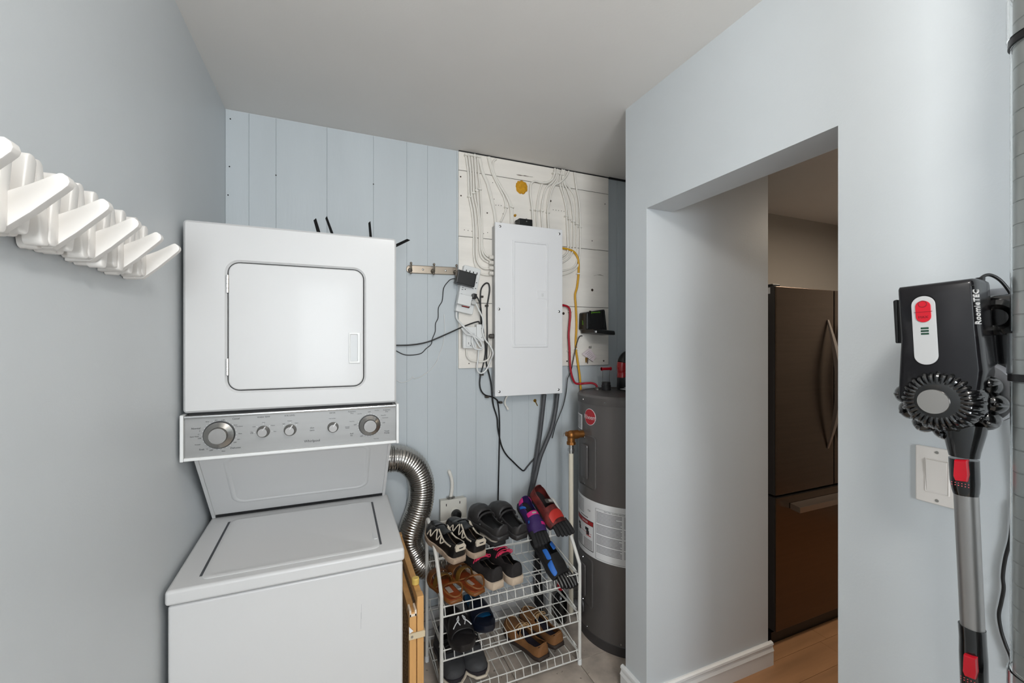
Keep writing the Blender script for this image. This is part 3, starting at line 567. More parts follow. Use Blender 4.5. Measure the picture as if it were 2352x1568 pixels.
# adapters and plugs on the strip
ad = tag(B().plate(onstrip(-.032, .046, .0300), axr, axu, .098, .068, .006, .040, .006).build('black_power_adapter', BLACKP, smooth=True), 'black power adapter plugged across the upper half of the tilted power strip', 'adapter')
aw = tag(B().plate(onstrip(-.018, -.060, .0300), axr, axu, .070, .052, .004, .034, .004).build('white_power_adapter', WHITEP, smooth=True), 'white power adapter plugged low on the tilted power strip', 'adapter')
bpz = tag(B().plate(onstrip(.030, -.028, .0300), axr, axu, .022, .026, .005, .030, .005).build('black_plug', BLACKP, smooth=True), 'black plug in the right socket column of the power strip', 'plug')
gp = tag(B().plate(onstrip(.032, -.060, .0300), axr, axu, .026, .024, .008, .026, .006).build('grey_plug', mat('pale_grey_plastic', (188, 188, 186), .4), smooth=True), 'pale grey plug in the lowest right socket of the power strip', 'plug')
# ------------------------------------------------------------------ outlet box and its neighbour
ob = thing('outlet_box', 'white surface outlet box with one receptacle left of the breaker panel', 'outlet', (.68, 2.078, 1.46))
a = (0.595,2.045,1.543); b_ = (0.664,2.045,1.434)
B().box((a[0] - .004, 2.048, b_[2] + .004), (b_[0] - .004, 2.0775, a[2] - .004)).build('back_box', STEEL, ob)
ow, oh = b_[0] - a[0], a[2] - b_[2]; oc = ((a[0] + b_[0]) / 2, 2.048, (a[2] + b_[2]) / 2)
op = B().plate(oc, XA, ZA, ow, oh, .004, .006, .0025).build('cover_plate', WHITEP, ob, smooth=True)
B().ring((oc[0] + .002, 2.0425, oc[2] - .012), XA, ZA, .046, .070, .003, .040, .064, .002, .0015, .0005, 2).build('receptacle_frame', ENAMEL2, op)
B().box((oc[0] - .008, 2.0405, oc[2] - .034), (oc[0] - .006, 2.0425, oc[2] - .024)).box((oc[0] + .006, 2.0405, oc[2] - .034), (oc[0] + .008, 2.0425, oc[2] - .024)).cyl((oc[0] + .002, 2.0425, oc[2] - .040), (oc[0] + .002, 2.0405, oc[2] - .040), .0025, n=8).build('socket_holes', BLACKP, op)
a = (0.664,2.035,1.556); b_ = (0.705,2.035,1.469)
jb = thing('junction_box', 'narrow white junction box between outlet box and breaker panel', 'junction box', (a[0], 2.078, b_[2]))
B().box((a[0], 2.038, b_[2]), (b_[0], 2.0775, a[2])).build('case', WHITEP, jb, bev=.003)
B().lathe([(.003, 0), (.002, .0015)], ((a[0] + b_[0]) / 2 + .006, 2.038, a[2] - .02), (0, -1, 0), 8).lathe([(.003, 0), (.002, .0015)], ((a[0] + b_[0]) / 2 + .006, 2.038, b_[2] + .02), (0, -1, 0), 8).build('cover_screws', STEEL, jb)
p = (0.746,2.05,1.496)
tag(B().cyl((p[0] - .008, 2.05, p[2]), (.7595, 2.05, p[2]), .012, n=16).cyl((p[0] - .012, 2.05, p[2]), (p[0] - .006, 2.05, p[2]), .009, n=16).build('cable_gland', mat('grey_gland', (110, 106, 102), .4, metal=.5), smooth=True), 'grey round cable gland on the left flank of the breaker panel', 'cable gland')
# ------------------------------------------------------------------ loose cords
cable([(0.564,2.05,1.779),(0.538,2.05,1.778),(0.523,2.05,1.768),(0.502,2.05,1.734),(0.498,2.05,1.673),(0.479,2.05,1.637),(0.477,2.05,1.587),(0.464,2.05,1.557),(0.462,2.05,1.517),(0.448,2.05,1.482),(0.442,2.05,1.455),(0.417,2.05,1.433),(0.387,2.05,1.408),(0.32,2.05,1.403),(0.272,2.05,1.424),(0.231,2.05,1.448),(0.114,2.05,1.458)], .0022, BLACKP, 'adapter_cord', 'thin black cord hanging from the black power adapter toward the dryer', cat='cord', y=lambda t: 2.030 + .055 * min(1, t * 4))
cable([(0.686,2.05,1.551),(0.685,2.05,1.564),(0.674,2.05,1.57),(0.606,2.05,1.546),(0.492,2.05,1.495),(0.417,2.05,1.465),(0.344,2.05,1.452),(0.272,2.05,1.45),(0.221,2.05,1.453),(0.114,2.05,1.467)], .0036, BLACKP, 'black_coax_cord', 'black cord running left from the outlet box to behind the dryer', cat='cord', y=lambda t: 2.058 + .018 * t)
cA = [(0.643,2.03,1.7),(0.659,2.03,1.696),(0.674,2.03,1.671),(0.684,2.03,1.632),(0.689,2.03,1.571),(0.702,2.03,1.509),(0.72,2.03,1.462),(0.721,2.03,1.405),(0.709,2.03,1.343),(0.696,2.03,1.297),(0.691,2.03,1.251),(0.699,2.03,1.215),(0.721,2.03,1.191),(0.763,2.03,1.178),(0.787,2.03,1.161)]
cB = [(0.793,2.03,1.151),(0.801,2.03,1.093),(0.804,2.03,1.007),(0.801,2.03,0.863),(0.798,2.03,0.749),(0.795,2.03,0.6),(0.793,2.03,0.463)]
cable([(p[0], (2.03 if i < 5 else 2.042) if p[2] > 1.5 else 2.072, p[2]) for i, p in enumerate(cA)] + [(p[0], 2.08, p[2]) for p in cB], .0038, BLACKP, 'hanging_black_cable', 'black cord from the power strip dropping straight down behind the shoe rack', cat='cord')
cD = [(0.697,2.05,1.551),(0.694,2.05,1.634),(0.693,2.05,1.707),(0.699,2.05,1.744),(0.72,2.05,1.769),(0.738,2.05,1.767),(0.743,2.05,1.735),(0.735,2.05,1.683),(0.729,2.05,1.646),(0.729,2.05,1.578),(0.73,2.05,1.525),(0.729,2.05,1.468),(0.727,2.05,1.394),(0.726,2.05,1.352),(0.743,2.05,1.294),(0.754,2.05,1.241),(0.76,2.05,1.173)]
cE = [(0.77,2.05,1.127),(0.789,2.05,1.068),(0.793,2.05,1.015),(0.804,2.05,0.957),(0.818,2.05,0.909),(0.843,2.05,0.866),(0.881,2.05,0.826),(0.92,2.05,0.787),(0.943,2.05,0.772),(0.966,2.05,0.793),(0.999,2.05,0.825),(1.035,2.05,0.855)]
cable([(p[0], 2.066 if p[2] > 1.33 else 2.07, p[2]) for p in cD] + [(p[0], 2.078, p[2]) for p in cE], .0038, BLACKP, 'hanging_black_cable', 'black cord looping beside the breaker panel and sagging to the grey conduits', cat='cord')
for p, l in (((0.701,2.06,1.7), 'on the upper left of the looped black cord'), ((0.728,2.06,1.654), 'on the upper right of the looped black cord'), ((0.702,2.06,1.298), 'under the outlet box on the black cord'), ((0.731,2.06,1.181), 'below the breaker panel, left one'), ((0.807,2.06,1.148), 'below the breaker panel, right one')):
    tag(B().box((p[0] - .008, 2.064, p[2] - .005), (p[0] + .008, 2.0895 if p[2] < 1.33 else 2.0775, p[2] + .005)).lathe([(.0028, 0), (.002, .002)], (p[0], 2.064, p[2]), (0, -1, 0), 8).build('cord_clip', mat('dark_clip', (60, 52, 44), .5), bev=0), 'small dark cord clip ' + l, 'cord clip', 'dark cord clips')
cable([(0.564,2.03,1.616),(0.566,2.03,1.584),(0.586,2.03,1.55),(0.626,2.03,1.512),(0.671,2.03,1.481),(0.693,2.03,1.455),(0.694,2.03,1.436),(0.673,2.03,1.428),(0.648,2.03,1.437),(0.637,2.03,1.465),(0.64,2.03,1.494),(0.63,2.03,1.508)], .0050, WHITEP, 'looped_extension_cable', 'thick white power strip cord looped in front of the outlet box', cat='cord', y=lambda t: 2.06 if t < .1 else (2.030 if t < .9 else 2.036))
cable([(0.58,2.03,1.536),(0.602,2.03,1.507),(0.638,2.03,1.496),(0.659,2.03,1.465),(0.677,2.03,1.439),(0.688,2.03,1.447),(0.671,2.03,1.477),(0.638,2.03,1.5)], .0044, WHITEP, 'white_cord_loop', 'second white loop of cord hanging across the outlet box', cat='cord', y=2.020)
cable([(0.642,2.03,1.67),(0.653,2.03,1.664),(0.671,2.03,1.63),(0.69,2.03,1.591),(0.694,2.03,1.559),(0.692,2.03,1.52),(0.704,2.03,1.481),(0.733,2.03,1.445),(0.748,2.03,1.409),(0.741,2.03,1.369),(0.721,2.03,1.326),(0.696,2.03,1.307),(0.676,2.03,1.314),(0.669,2.03,1.339),(0.675,2.03,1.382),(0.677,2.03,1.422)], .0042, WHITEP, 'white_plug_cord', 'white cord from the grey plug curling below the outlet box', cat='cord', y=lambda t: 2.028 if t < .55 else 2.05)
cable([(0.617,2.06,1.431),(0.617,2.06,1.418),(0.62,2.06,1.396),(0.639,2.06,1.374),(0.689,2.06,1.365),(0.727,2.06,1.372),(0.746,2.06,1.404),(0.741,2.06,1.457),(0.737,2.06,1.487),(0.747,2.06,1.496)], .0045, CABLE, 'outlet_cable', 'white cable looping from under the outlet box to the grey gland', cat='cable', y=2.062)
cable([(0.507,2.08,1.605),(0.51,2.08,1.524),(0.502,2.08,1.457),(0.484,2.08,1.407),(0.463,2.08,1.356),(0.418,2.08,1.312),(0.368,2.08,1.288),(0.352,2.08,1.297)], .0018, WHITEP, 'thin_white_wire', 'thin white wire dangling on the blue panelling right of the dryer', cat='wire', y=2.084)
cable([(0.138,2.08,1.329),(0.243,2.08,1.293),(0.276,2.08,1.282),(0.3,2.08,1.27),(0.334,2.08,1.28),(0.352,2.08,1.297)], .0018, WHITEP, 'thin_white_wire', 'thin white wire end curving behind the dryer edge', cat='wire', y=2.084)
p = [(0.847,2.06,1.185),(0.833,2.06,1.162),(0.831,2.06,1.139),(0.842,2.06,1.121)]
tag(B().tube([(q[0], 2.07, q[2]) for q in p], .0045, 8).cyl((p[-1][0], 2.07, p[-1][2]), (p[-1][0] + .006, 2.07, p[-1][2] - .012), .006, n=10).build('cable_stub', CABLE, smooth=True), 'short pale cable stub below the lower left of the breaker panel', 'cable')
# brass hook below the panel
bk = thing('brass_key', 'brass key hanging on the blue panelling under the breaker panel', 'key', (1.016,2.085,1.147))
BRASS = mat('brass', (196, 150, 60), .3, metal=1)
p = (1.014,2.085,1.145); q = (1.029,2.085,1.115)
B().lathe([(.009, 0), (.009, .002)], (p[0], 2.087, p[2]), (0, -1, 0), 14).build('bow', BRASS, bk)
B().hexa([(p[0] - .002, 2.085, p[2]), (p[0] + .003, 2.085, p[2]), (p[0] + .003, 2.087, p[2]), (p[0] - .002, 2.087, p[2]), (q[0] - .002, 2.085, q[2]), (q[0] + .003, 2.085, q[2]), (q[0] + .003, 2.087, q[2]), (q[0] - .002, 2.087, q[2])][::1]).build('blade', BRASS, bk)
# ------------------------------------------------------------------ grey conduits
COND = mat('grey_conduit', (74, 75, 78), .5)
def conduit(pts, label, y):
    def rr(t): return .0118
    pts = [(p[0], y(i / (len(pts) - 1)), p[2]) for i, p in enumerate(pts)]
    P = spline([Vector(p) for p in pts], 40)
    b = B().tube(P, lambda t: .0112 + .0008 * (1 if int(t * 300) % 2 else 0), 12, smooth=False)
    tag(b.build('flexible_conduit', COND, smooth=True, angle=60), label, 'conduit', 'grey conduits below the breaker panel')
conduit([(1.051,2.04,1.183),(1.04,2.04,1.076),(1.026,2.04,0.957),(1.007,2.04,0.839),(0.988,2.04,0.722),(0.973,2.04,0.653),(0.965,2.04,0.589),(0.962,2.04,0.488)], 'left grey flexible conduit dropping from under the breaker panel', lambda t: 2.045 + .025 * t)
conduit([(1.132,2.02,1.182),(1.118,2.02,1.086),(1.091,2.02,0.997),(1.057,2.02,0.922),(1.02,2.02,0.843),(0.996,2.02,0.757),(0.972,2.02,0.671),(0.958,2.02,0.597),(0.955,2.02,0.497)], 'right grey flexible conduit curving down from under the breaker panel', lambda t: 2.045 - .0 * t if t < .2 else 2.037)
# ------------------------------------------------------------------ silver dryer duct
dpts = [(0.187,2.02,0.932),(0.236,2.02,0.927),(0.292,2.02,0.919),(0.348,2.02,0.877),(0.378,2.02,0.811),(0.382,2.02,0.736),(0.365,2.02,0.659),(0.339,2.02,0.59),(0.327,2.02,0.534)] + [(0.342,2.01,0.478),(0.378,2.01,0.411),(0.463,2.01,0.377),(0.557,2.01,0.374),(0.655,2.01,0.345)]
P = spline([Vector((p[0], 2.018 + .008 * min(1, max(0, i - 8) / 3), p[2])) for i, p in enumerate(dpts)], 60)
Ls = [0]
for a, b in zip(P[:-1], P[1:]): Ls.append(Ls[-1] + (b - a).length)
tot = Ls[-1]; N = int(tot / .0028); RP = []
j = 0
for i in range(N + 1):
    d = tot * i / N
    while j < len(Ls) - 2 and Ls[j + 1] < d: j += 1
    RP.append(P[j].lerp(P[j + 1], (d - Ls[j]) / max(1e-9, Ls[j + 1] - Ls[j])))
rj = random.Random(2); jit = [rj.uniform(-.0006, .0006) for _ in range(N + 2)]
db = B().tube(RP, lambda t: .0592 + jit[int(t * N) // 4] + (.0022, .0008, -.0012, .0008)[int(round(t * N)) % 4], 40, smooth=False)
tag(db.build('dryer_vent_duct', GALV, smooth=True, angle=70), 'corrugated silver dryer vent duct curving down beside the washer', 'duct')
# ------------------------------------------------------------------ dryer outlet
do_ = thing('dryer_outlet', 'white square dryer outlet box low on the wall beside the duct', 'outlet', (.5, 2.09, .95))
a = (0.479,2.045,0.682); b_ = (0.613,2.045,0.545); tr = (0.612,2.045,0.687)
zt = (a[2] + tr[2]) / 2; BX = mat('aged_white_box', (214, 211, 202), .5)
B().box((a[0] + .004, 2.05, zt - .105), (b_[0] - .004, 2.0895, zt - .003)).build('back_box', BX, do_, bev=.003)
pl = B().plate(((a[0] + b_[0]) / 2, 2.05, zt - .056), XA, ZA, b_[0] - a[0], .114, .005, .006, .002).build('face_plate', BX, do_, smooth=True)
for x, z in ((.028, -.022), (.096, -.018)): B().box((a[0] + x, 2.043, zt + z - .006), (a[0] + x + .004, 2.0445, zt + z + .006)).build('slot', BLACKP, pl)
B().lathe([(.031, 0), (.031, .004), (.027, .006)], ((a[0] + b_[0]) / 2 + .006, 2.044, zt - .072), (0, -1, 0), 24).build('receptacle', BX, pl, smooth=True)
B().lathe([(.025, .004), (.026, .018), (.020, .032), (.006, .036)], ((a[0] + b_[0]) / 2 + .010, 2.044, zt - .072), (0, -1, 0), 20).tube([((a[0] + b_[0]) / 2 + .010, 2.02, zt - .08), ((a[0] + b_[0]) / 2 + .010, 2.005, zt - .11), ((a[0] + b_[0]) / 2 + .014, 2.02, zt - .2), ((a[0] + b_[0]) / 2 + .016, 2.04, zt - .32)], .008, 10).build('dryer_plug', BLACKP, do_, smooth=True)
cp_ = [(q[0], 2.07, q[2]) for q in [(0.536,2.07,0.678),(0.545,2.07,0.736),(0.542,2.07,0.781),(0.532,2.07,0.811)]]
B().tube(cp_ + [(cp_[-1][0] + .002, 2.088, cp_[-1][2] + .004)], .0085, 10).build('supply_cable', CABLE, do_, smooth=True)
B().cyl((cp_[0][0], 2.066, zt - .004), (cp_[0][0], 2.066, zt + .010), .013, n=16).box((cp_[0][0] - .02, 2.06, zt + .002), (cp_[0][0] + .02, 2.074, zt + .008)).build('clamp', STEEL, do_)
# ------------------------------------------------------------------ battery charger
bc = thing('battery_charger', 'black battery charger with green lettering mounted right of the breaker panel', 'charger', (1.35, 2.078, 1.58))
B().hexa([(1.284, 1.99, 1.535), (1.424, 1.99, 1.52), (1.424, 2.0775, 1.52), (1.284, 2.0775, 1.535), (1.288, 1.995, 1.632), (1.41, 1.995, 1.652), (1.41, 2.0775, 1.652), (1.288, 2.0775, 1.632)]).build('body', BLACKP, bc, bev=.008, seg=3)
B().hexa([(1.29, 1.925, 1.515), (1.43, 1.925, 1.505), (1.43, 2.06, 1.505), (1.29, 2.06, 1.515), (1.29, 1.93, 1.535), (1.43, 1.93, 1.528), (1.43, 2.06, 1.54), (1.29, 2.06, 1.545)]).build('battery_ledge', BLACKP, bc, bev=.006, seg=3)
B().box((1.30, 1.985, 1.545), (1.312, 1.993, 1.64)).box((1.39, 1.985, 1.545), (1.402, 1.993, 1.642)).build('guide_rail', BLACKG, bc, bev=.002)
GREEN = mat('lime_green_print', (120, 200, 40), .4)
text('greenworks', .0125, (1.345, 1.9915, 1.632), (1, 0, .06), (-.06, 0, 1), GREEN, bc)
text('60V', .016, (1.2845, 2.03, 1.575), (0, .05, 1), (0, 1, -.05), GREEN, bc)
B().box((1.296, 1.9235, 1.517), (1.306, 1.9255, 1.527)).build('rating_mark', WHITEP, bc)
cq = [(1.297,2.05,1.501),(1.284,2.05,1.5),(1.272,2.05,1.486),(1.255,2.05,1.437),(1.234,2.05,1.347),(1.222,2.05,1.301),(1.201,2.05,1.259),(1.195,2.05,1.206),(1.191,2.05,1.167)] + [(1.177,2.05,1.115),(1.152,2.05,1.058),(1.128,2.05,1.007),(1.107,2.05,0.936)]
cable([(p[0], 2.055 if i < 8 else 2.06, p[2]) for i, p in enumerate(cq)], .0028, BLACKP, 'charger_cord', 'black charger cord crossing the red and yellow cables down to the conduits', cat='cord')
# paper tag with keys
kt = thing('key_tag', 'pink-white paper tag with brass keys hanging under the battery charger', 'key tag', (1.346,2.06,1.4))
qd = [V(p[0], 2.062, p[2]) for p in [(1.299,2.06,1.398),(1.35,2.06,1.431),(1.396,2.06,1.381),(1.372,2.06,1.355)]]
B().loops([[p for p in qd], [p + V(0, -.0015, 0) for p in qd]]).build('paper_tag', mat('pinkish_paper', (232, 218, 222), .7), kt)
ln = B()
d1 = (qd[2] - qd[1]); d2 = (qd[0] - qd[1])
for k in range(5):
    s0 = qd[1] + d1 * (.18 + .15 * k) + d2 * .2; s1 = qd[1] + d1 * (.18 + .15 * k) + d2 * (.75 - .08 * (k % 2)); w = d1.normalized() * .0012
    ln.add([p + V(0, -.0018, 0) for p in (s0, s0 + w, s1 + w, s1)], [(0, 1, 2, 3)])
ln.build('handwriting_lines', INK, kt)
p = (1.333,2.06,1.363)
B().hexa([(p[0] - .006, 2.064, p[2] - .014), (p[0] - .002, 2.064, p[2] - .014), (p[0] - .002, 2.067, p[2] - .014), (p[0] - .006, 2.067, p[2] - .014), (p[0] - .008, 2.064, p[2] + .014), (p[0] + .001, 2.064, p[2] + .014), (p[0] + .001, 2.067, p[2] + .014), (p[0] - .008, 2.067, p[2] + .014)]).build('key', BRASS, kt)
B().hexa([(p[0] + .002, 2.060, p[2] - .02), (p[0] + .006, 2.060, p[2] - .02), (p[0] + .006, 2.063, p[2] - .02), (p[0] + .002, 2.063, p[2] - .02), (p[0], 2.060, p[2] + .014), (p[0] + .008, 2.060, p[2] + .014), (p[0] + .008, 2.063, p[2] + .014), (p[0], 2.063, p[2] + .014)]).build('key', NICKEL, kt)
hk = (1.36,2.06,1.436)
B().lathe([(.006, 0), (.005, .003)], (hk[0], 2.0775, hk[2]), (0, -1, 0), 12).tube([(hk[0], 2.075, hk[2]), (hk[0] - .004, 2.055, hk[2] - .004), (hk[0] - .006, 2.052, hk[2] + .008)], .002, 8).build('hook', STEEL, kt, smooth=True)
# ------------------------------------------------------------------ water heater in the closet
HX, HY, HR, HT = 1.41, 1.795, .255, 1.205
wh = thing('water_heater', 'dark grey cylindrical water heater standing in the closet corner', 'water heater', (HX, HY, 0))
GREY = mat('dark_grey_heater_enamel', (98, 94, 92), .34, metal=.25, var=.03, vs=6)
DARKLID = mat('heater_lid_grey', (92, 88, 86), .42, metal=.3, var=.12, vs=20)
B().lathe([(HR - .004, .012), (HR, .015), (HR, 1.163)], (HX, HY, 0), n=96).build('tank', GREY, wh, smooth=True)
B().lathe([(HR + .002, .0), (HR + .002, .045), (HR, .047)], (HX, HY, 0), n=96).build('base_ring', mat('heater_base', (60, 57, 57), .5), wh, smooth=True)
B().lathe([(HR + .003, 1.160), (HR + .0035, 1.195), (HR - .004, 1.205), (HR - .012, 1.2065), (HR - .02, 1.2005), (.03, 1.2005)], (HX, HY, 0), n=96).build('top_cover', DARKLID, wh, smooth=True)
def cylpt(a, z, d=0.0): return V(HX + (HR + d) * math.cos(math.radians(a)), HY + (HR + d) * math.sin(math.radians(a)), z)
def cpatch(b, a0, a1, z0, z1, d, n=24, d0=None):
    """curved plate hugging the tank between angles a0..a1"""
    A = [a0 + (a1 - a0) * i / n for i in range(n + 1)]
    o = [cylpt(a, z0, d) for a in A] + [cylpt(a, z1, d) for a in reversed(A)]
    i_ = [cylpt(a, z0, d0 or -.002) for a in A] + [cylpt(a, z1, d0 or -.002) for a in reversed(A)]
    k = len(b.v); m = 2 * (n + 1); b.v += [tuple(p) for p in i_ + o]
    for j in range(m): b.addf([k + j, k + (j + 1) % m, k + m + (j + 1) % m, k + m + j])
    for j in range(n): b.addf([k + m + j, k + m + j + 1, k + m + m - 2 - j, k + m + m - 1 - j])
    return b
def bend(a0, z0, d):
    return lambda x, y: cylpt(a0 + math.degrees(x / HR), z0 + y, d)
LBL = mat('label_paper', (224, 224, 224), .5)
lab = cpatch(B(), 150, 260, .418, .692, .0012, 50).build('warning_label', LBL, wh)
def bar(m, a0, a1, z0, z1, d, nm='label_print', n=8): cpatch(B(), a0, a1, z0, z1, d, n, .0008).build(nm, m, lab)
bar(INK, 157, 192.8, .442, .588, .0015, 'danger_frame', 16)
bar(mat('label_red', (160, 30, 34), .5), 157.6, 192.3, .566, .585, .0018, 'danger_strip', 16)
bar(LBL, 157.6, 192.3, .446, .564, .0018, 'danger_field', 16)
text('DANGER', .013, (0, 0, 0), XA, ZA, LBL, lab, bend=bend(178, .5755, .0022))
pb = B()
for a0, z0 in ((164, .535), (182, .535)):
    cpatch(pb, a0 - 3, a0 + 3, z0, z0 + .014, .0021, 4, .001); cpatch(pb, a0 - 1, a0 + 4, z0 - .02, z0, .0021, 4, .001)
pb.build('hazard_pictograms', INK, lab)
rb = B(); cpatch(rb, 181, 189, .510, .514, .0022, 4, .001); cpatch(rb, 160, 190, .523, .5245, .0022, 8, .001); rb.build('hazard_marks', REDP, lab)
gl = B(); q = random.Random(3)
for k in range(9):
    cpatch(gl, 159, 173, .450 + k * .0052, .4522 + k * .0052, .0021, 4, .001); cpatch(gl, 176, 191, .450 + k * .0052, .4522 + k * .0052, .0021, 4, .001)
for k in range(32):
    if k in (9, 17, 25): continue
    cpatch(gl, 197, 226 + q.uniform(-6, 1) * (k % 4 == 3), .648 - k * .0062, .6505 - k * .0062, .0015, 6, .0006)
    cpatch(gl, 228, 252 + q.uniform(-6, 1) * (k % 5 == 3), .648 - k * .0062, .6505 - k * .0062, .0015, 6, .0006)
for k in range(10): cpatch(gl, 158, 176, .676 - k * .007, .6785 - k * .007, .0015, 4, .0006)
cpatch(gl, 168, 184, .597, .601, .0015, 4, .0006)
gl.build('fine_print', mat('fine_print_grey', (96, 96, 98), .6), lab)['kind'] = 'stuff'
text('ELECTRIC WATER HEATER', .0085, (0, 0, 0), XA, ZA, INK, lab, bend=bend(218, .659, .0018))
bar(INK, 195.8, 196.1, .425, .664, .0015); bar(INK, 196, 253, .424, .4248, .0015, n=20); bar(INK, 196, 253, .664, .6648, .0015, n=20)
text('CSA', .012, (0, 0, 0), XA, ZA, INK, lab, bend=bend(186, .637, .0018))
# round logo
RED = mat('logo_red', (168, 26, 36), .4)
def disc(m, r, d, nm, par):
    n = 40; b = B(); b.loops([[bend(187, 1.098, dd)(r * math.cos(2 * PI * i / n), r * math.sin(2 * PI * i / n)) for i in range(n)] for dd in (0, d)]); return b.build(nm, m, par)
lg = disc(LBL, .0405, .0012, 'logo_badge', wh); disc(RED, .038, .0020, 'logo_field', lg)
text('Rheem', .031, (0, 0, 0), XA, ZA, LBL, lg, bend=bend(187, 1.096, .0026))
cpatch(B(), 150, 170.5, 1.022, 1.098, .0012, 12).build('rating_label', LBL, wh)
rl_ = B()
for k in range(9): cpatch(rl_, 153, 169, 1.03 + k * .0072, 1.0325 + k * .0072, .0016, 4, .0006)
rl_.build('rating_print', INK, wh)['kind'] = 'stuff'
def access(a0, a1, z0, z1):
    n = 6; w = math.radians(a1 - a0) * HR; h = z1 - z0; am = (a0 + a1) / 2; zm = (z0 + z1) / 2
    def L(i, d): return [bend(am, zm, d)(p[0], p[1]) for p in rrect(w - 2 * i, h - 2 * i, .018, 6)]
    o = B().loops([L(0, -.001), L(0, .005), L(.003, .007)]).build('access_panel', mat('access_panel_grey', (98, 95, 94), .35, metal=.3), wh, smooth=True)
    def M(i, d): return [bend(am, zm - .005, d)(p[0] * .38 - w * .05, p[1] * .66) for p in rrect(w - 2 * i, h - 2 * i, .018, 6)]
    B().loops([M(0, .006), M(.004, .010), M(.01, .0105)]).build('raised_rib', MATS['access_panel_grey'], o, smooth=True)
    for s_, zz in ((0, z1 - .014), (0, z0 + .016)):
        c = cylpt(am - 1, zz, .006); B().lathe([(.004, 0), (.003, .003)], c, c - V(HX, HY, zz), 8).build('screw', CHROME, o)
access(163, 197, .747, 1.006); access(161, 192.5, .165, .405)
for a in (175, 208, 240):
    c = cylpt(a, 1.178, .003); B().lathe([(.0045, 0), (.003, .003)], c, c - V(HX, HY, 1.178), 8).build('rim_screw', CHROME, wh)
for a in (182, 225):
    c = cylpt(a, .058, .0); B().lathe([(.0045, 0), (.003, .003)], c, c - V(HX, HY, .058), 8).build('base_screw', CHROME, wh)
c = cylpt(168, .135, 0); dn = (c - V(HX, HY, .135)).normalized()
B().lathe([(.040, .0), (.038, .006), (.022, .008), (.022, .03), (.026, .032), (.026, .05), (.018, .054)], c, dn, 20).build('drain_valve', mat('drain_valve_grey', (70, 68, 68), .4), wh, smooth=True)
# relief valve and discharge pipe
BRZ = mat('aged_brass', (150, 100, 52), .4, metal=.8, var=.15, vs=40)
rv = thing('relief_valve', 'brass pressure relief valve with white discharge pipe on the water heater', 'valve', (1.09, 1.83, .1))
B().cyl((1.165, 1.826, 1.003), (1.128, 1.828, 1.003), .018, n=16).cyl((1.128, 1.828, 1.003), (1.092, 1.83, 1.003), .022, n=16).ball((1.09, 1.83, 1.003), .024, .024, .022).cyl((1.09, 1.83, 1.0), (1.09, 1.83, .962), .019, n=16).cyl((1.09, 1.83, .968), (1.09, 1.83, .955), .023, n=8).cyl((1.072, 1.83, 1.008), (1.062, 1.83, 1.01), .012, n=12).build('valve_body', BRZ, rv, smooth=True)
B().cyl((1.09, 1.83, .957), (1.09, 1.83, .912), .014, n=16).cyl((1.09, 1.83, .935), (1.09, 1.83, .922), .017, n=16).build('adapter', CHROME, rv, smooth=True)
B().tube([(1.066, 1.83, 1.01), (1.05, 1.83, 1.014), (1.044, 1.83, .998)], .0018, 6).build('test_lever', STEEL, rv, smooth=True)
B().cyl((1.09, 1.83, .914), (1.09, 1.83, .11), .0118, n=16).build('discharge_pipe', mat('cream_pipe', (214, 206, 188), .45), rv, smooth=True)
# fittings and things on the heater top
tf = thing('heater_top_fitting', 'grey cable fitting where the red cable enters the heater top', 'fitting', (1.357, 1.993, 1.2005))
B().lathe([(.016, 0), (.016, .010), (.012, .014)], (1.357, 1.993, 1.2005), n=16).build('collar', mat('fitting_grey', (120, 116, 112), .4, metal=.6), tf, smooth=True)
B().lathe([(.019, 0), (.019, .003)], (1.357, 1.993, 1.2003), n=16).build('flange', STEEL, tf, smooth=True)
gb = thing('red_grip_bulb_cage', 'small wire frame with red grip and black base on heater top', 'wire frame', (1.385, 1.96, 1.2005))
B().lathe([(.026, 0), (.026, .028), (.024, .030), (.024, .044), (.020, .046)], (1.388, 1.955, 1.2005), n=20).build('base', mat('charcoal_rubber', (48, 48, 50), .5), gb, smooth=True)
for x in (1.365, 1.412): B().cyl((x, 1.955, 1.238), (x, 1.955, 1.318), .0014, n=6).build('wire', CHROME, gb)
B().cyl((1.357, 1.955, 1.318), (1.420, 1.955, 1.318), .0075, n=12).cyl((1.357, 1.955, 1.318), (1.361, 1.955, 1.318), .010, n=12).cyl((1.416, 1.955, 1.318), (1.420, 1.955, 1.318), .010, n=12).build('grip', REDP, gb, smooth=True)
fz = thing('red_black_lamp', 'red and black arched cordless lamp standing on the water heater', 'lamp', (1.50, 1.93, 1.2005))
B().lathe([(.050, 0), (.052, .006), (.050, .07), (.042, .074)], (1.505, 1.93, 1.2005), n=28).build('base', BLACKP, fz, smooth=True)
REDG = mat('gloss_red', (176, 12, 20), .15, coat=.6)
arc = []
for k in range(25):
    a = math.radians(200 - 8.3 * k); arc.append(V(1.530 + .052 * math.cos(a), 1.93, 1.325 + .066 * math.sin(a)))
for i0, i1, m in ((0, 5, REDG), (5, 12, BLACKP), (12, 17, REDG), (17, 24, BLACKP)):
    B().tube(arc[i0:i1 + 1], .031, 16, smooth=False).build('neck_segment', m, fz, smooth=True)
B().lathe([(.033, 0), (.031, .03)], (1.482, 1.93, 1.27), n=20).build('collar', REDG, fz, smooth=True)
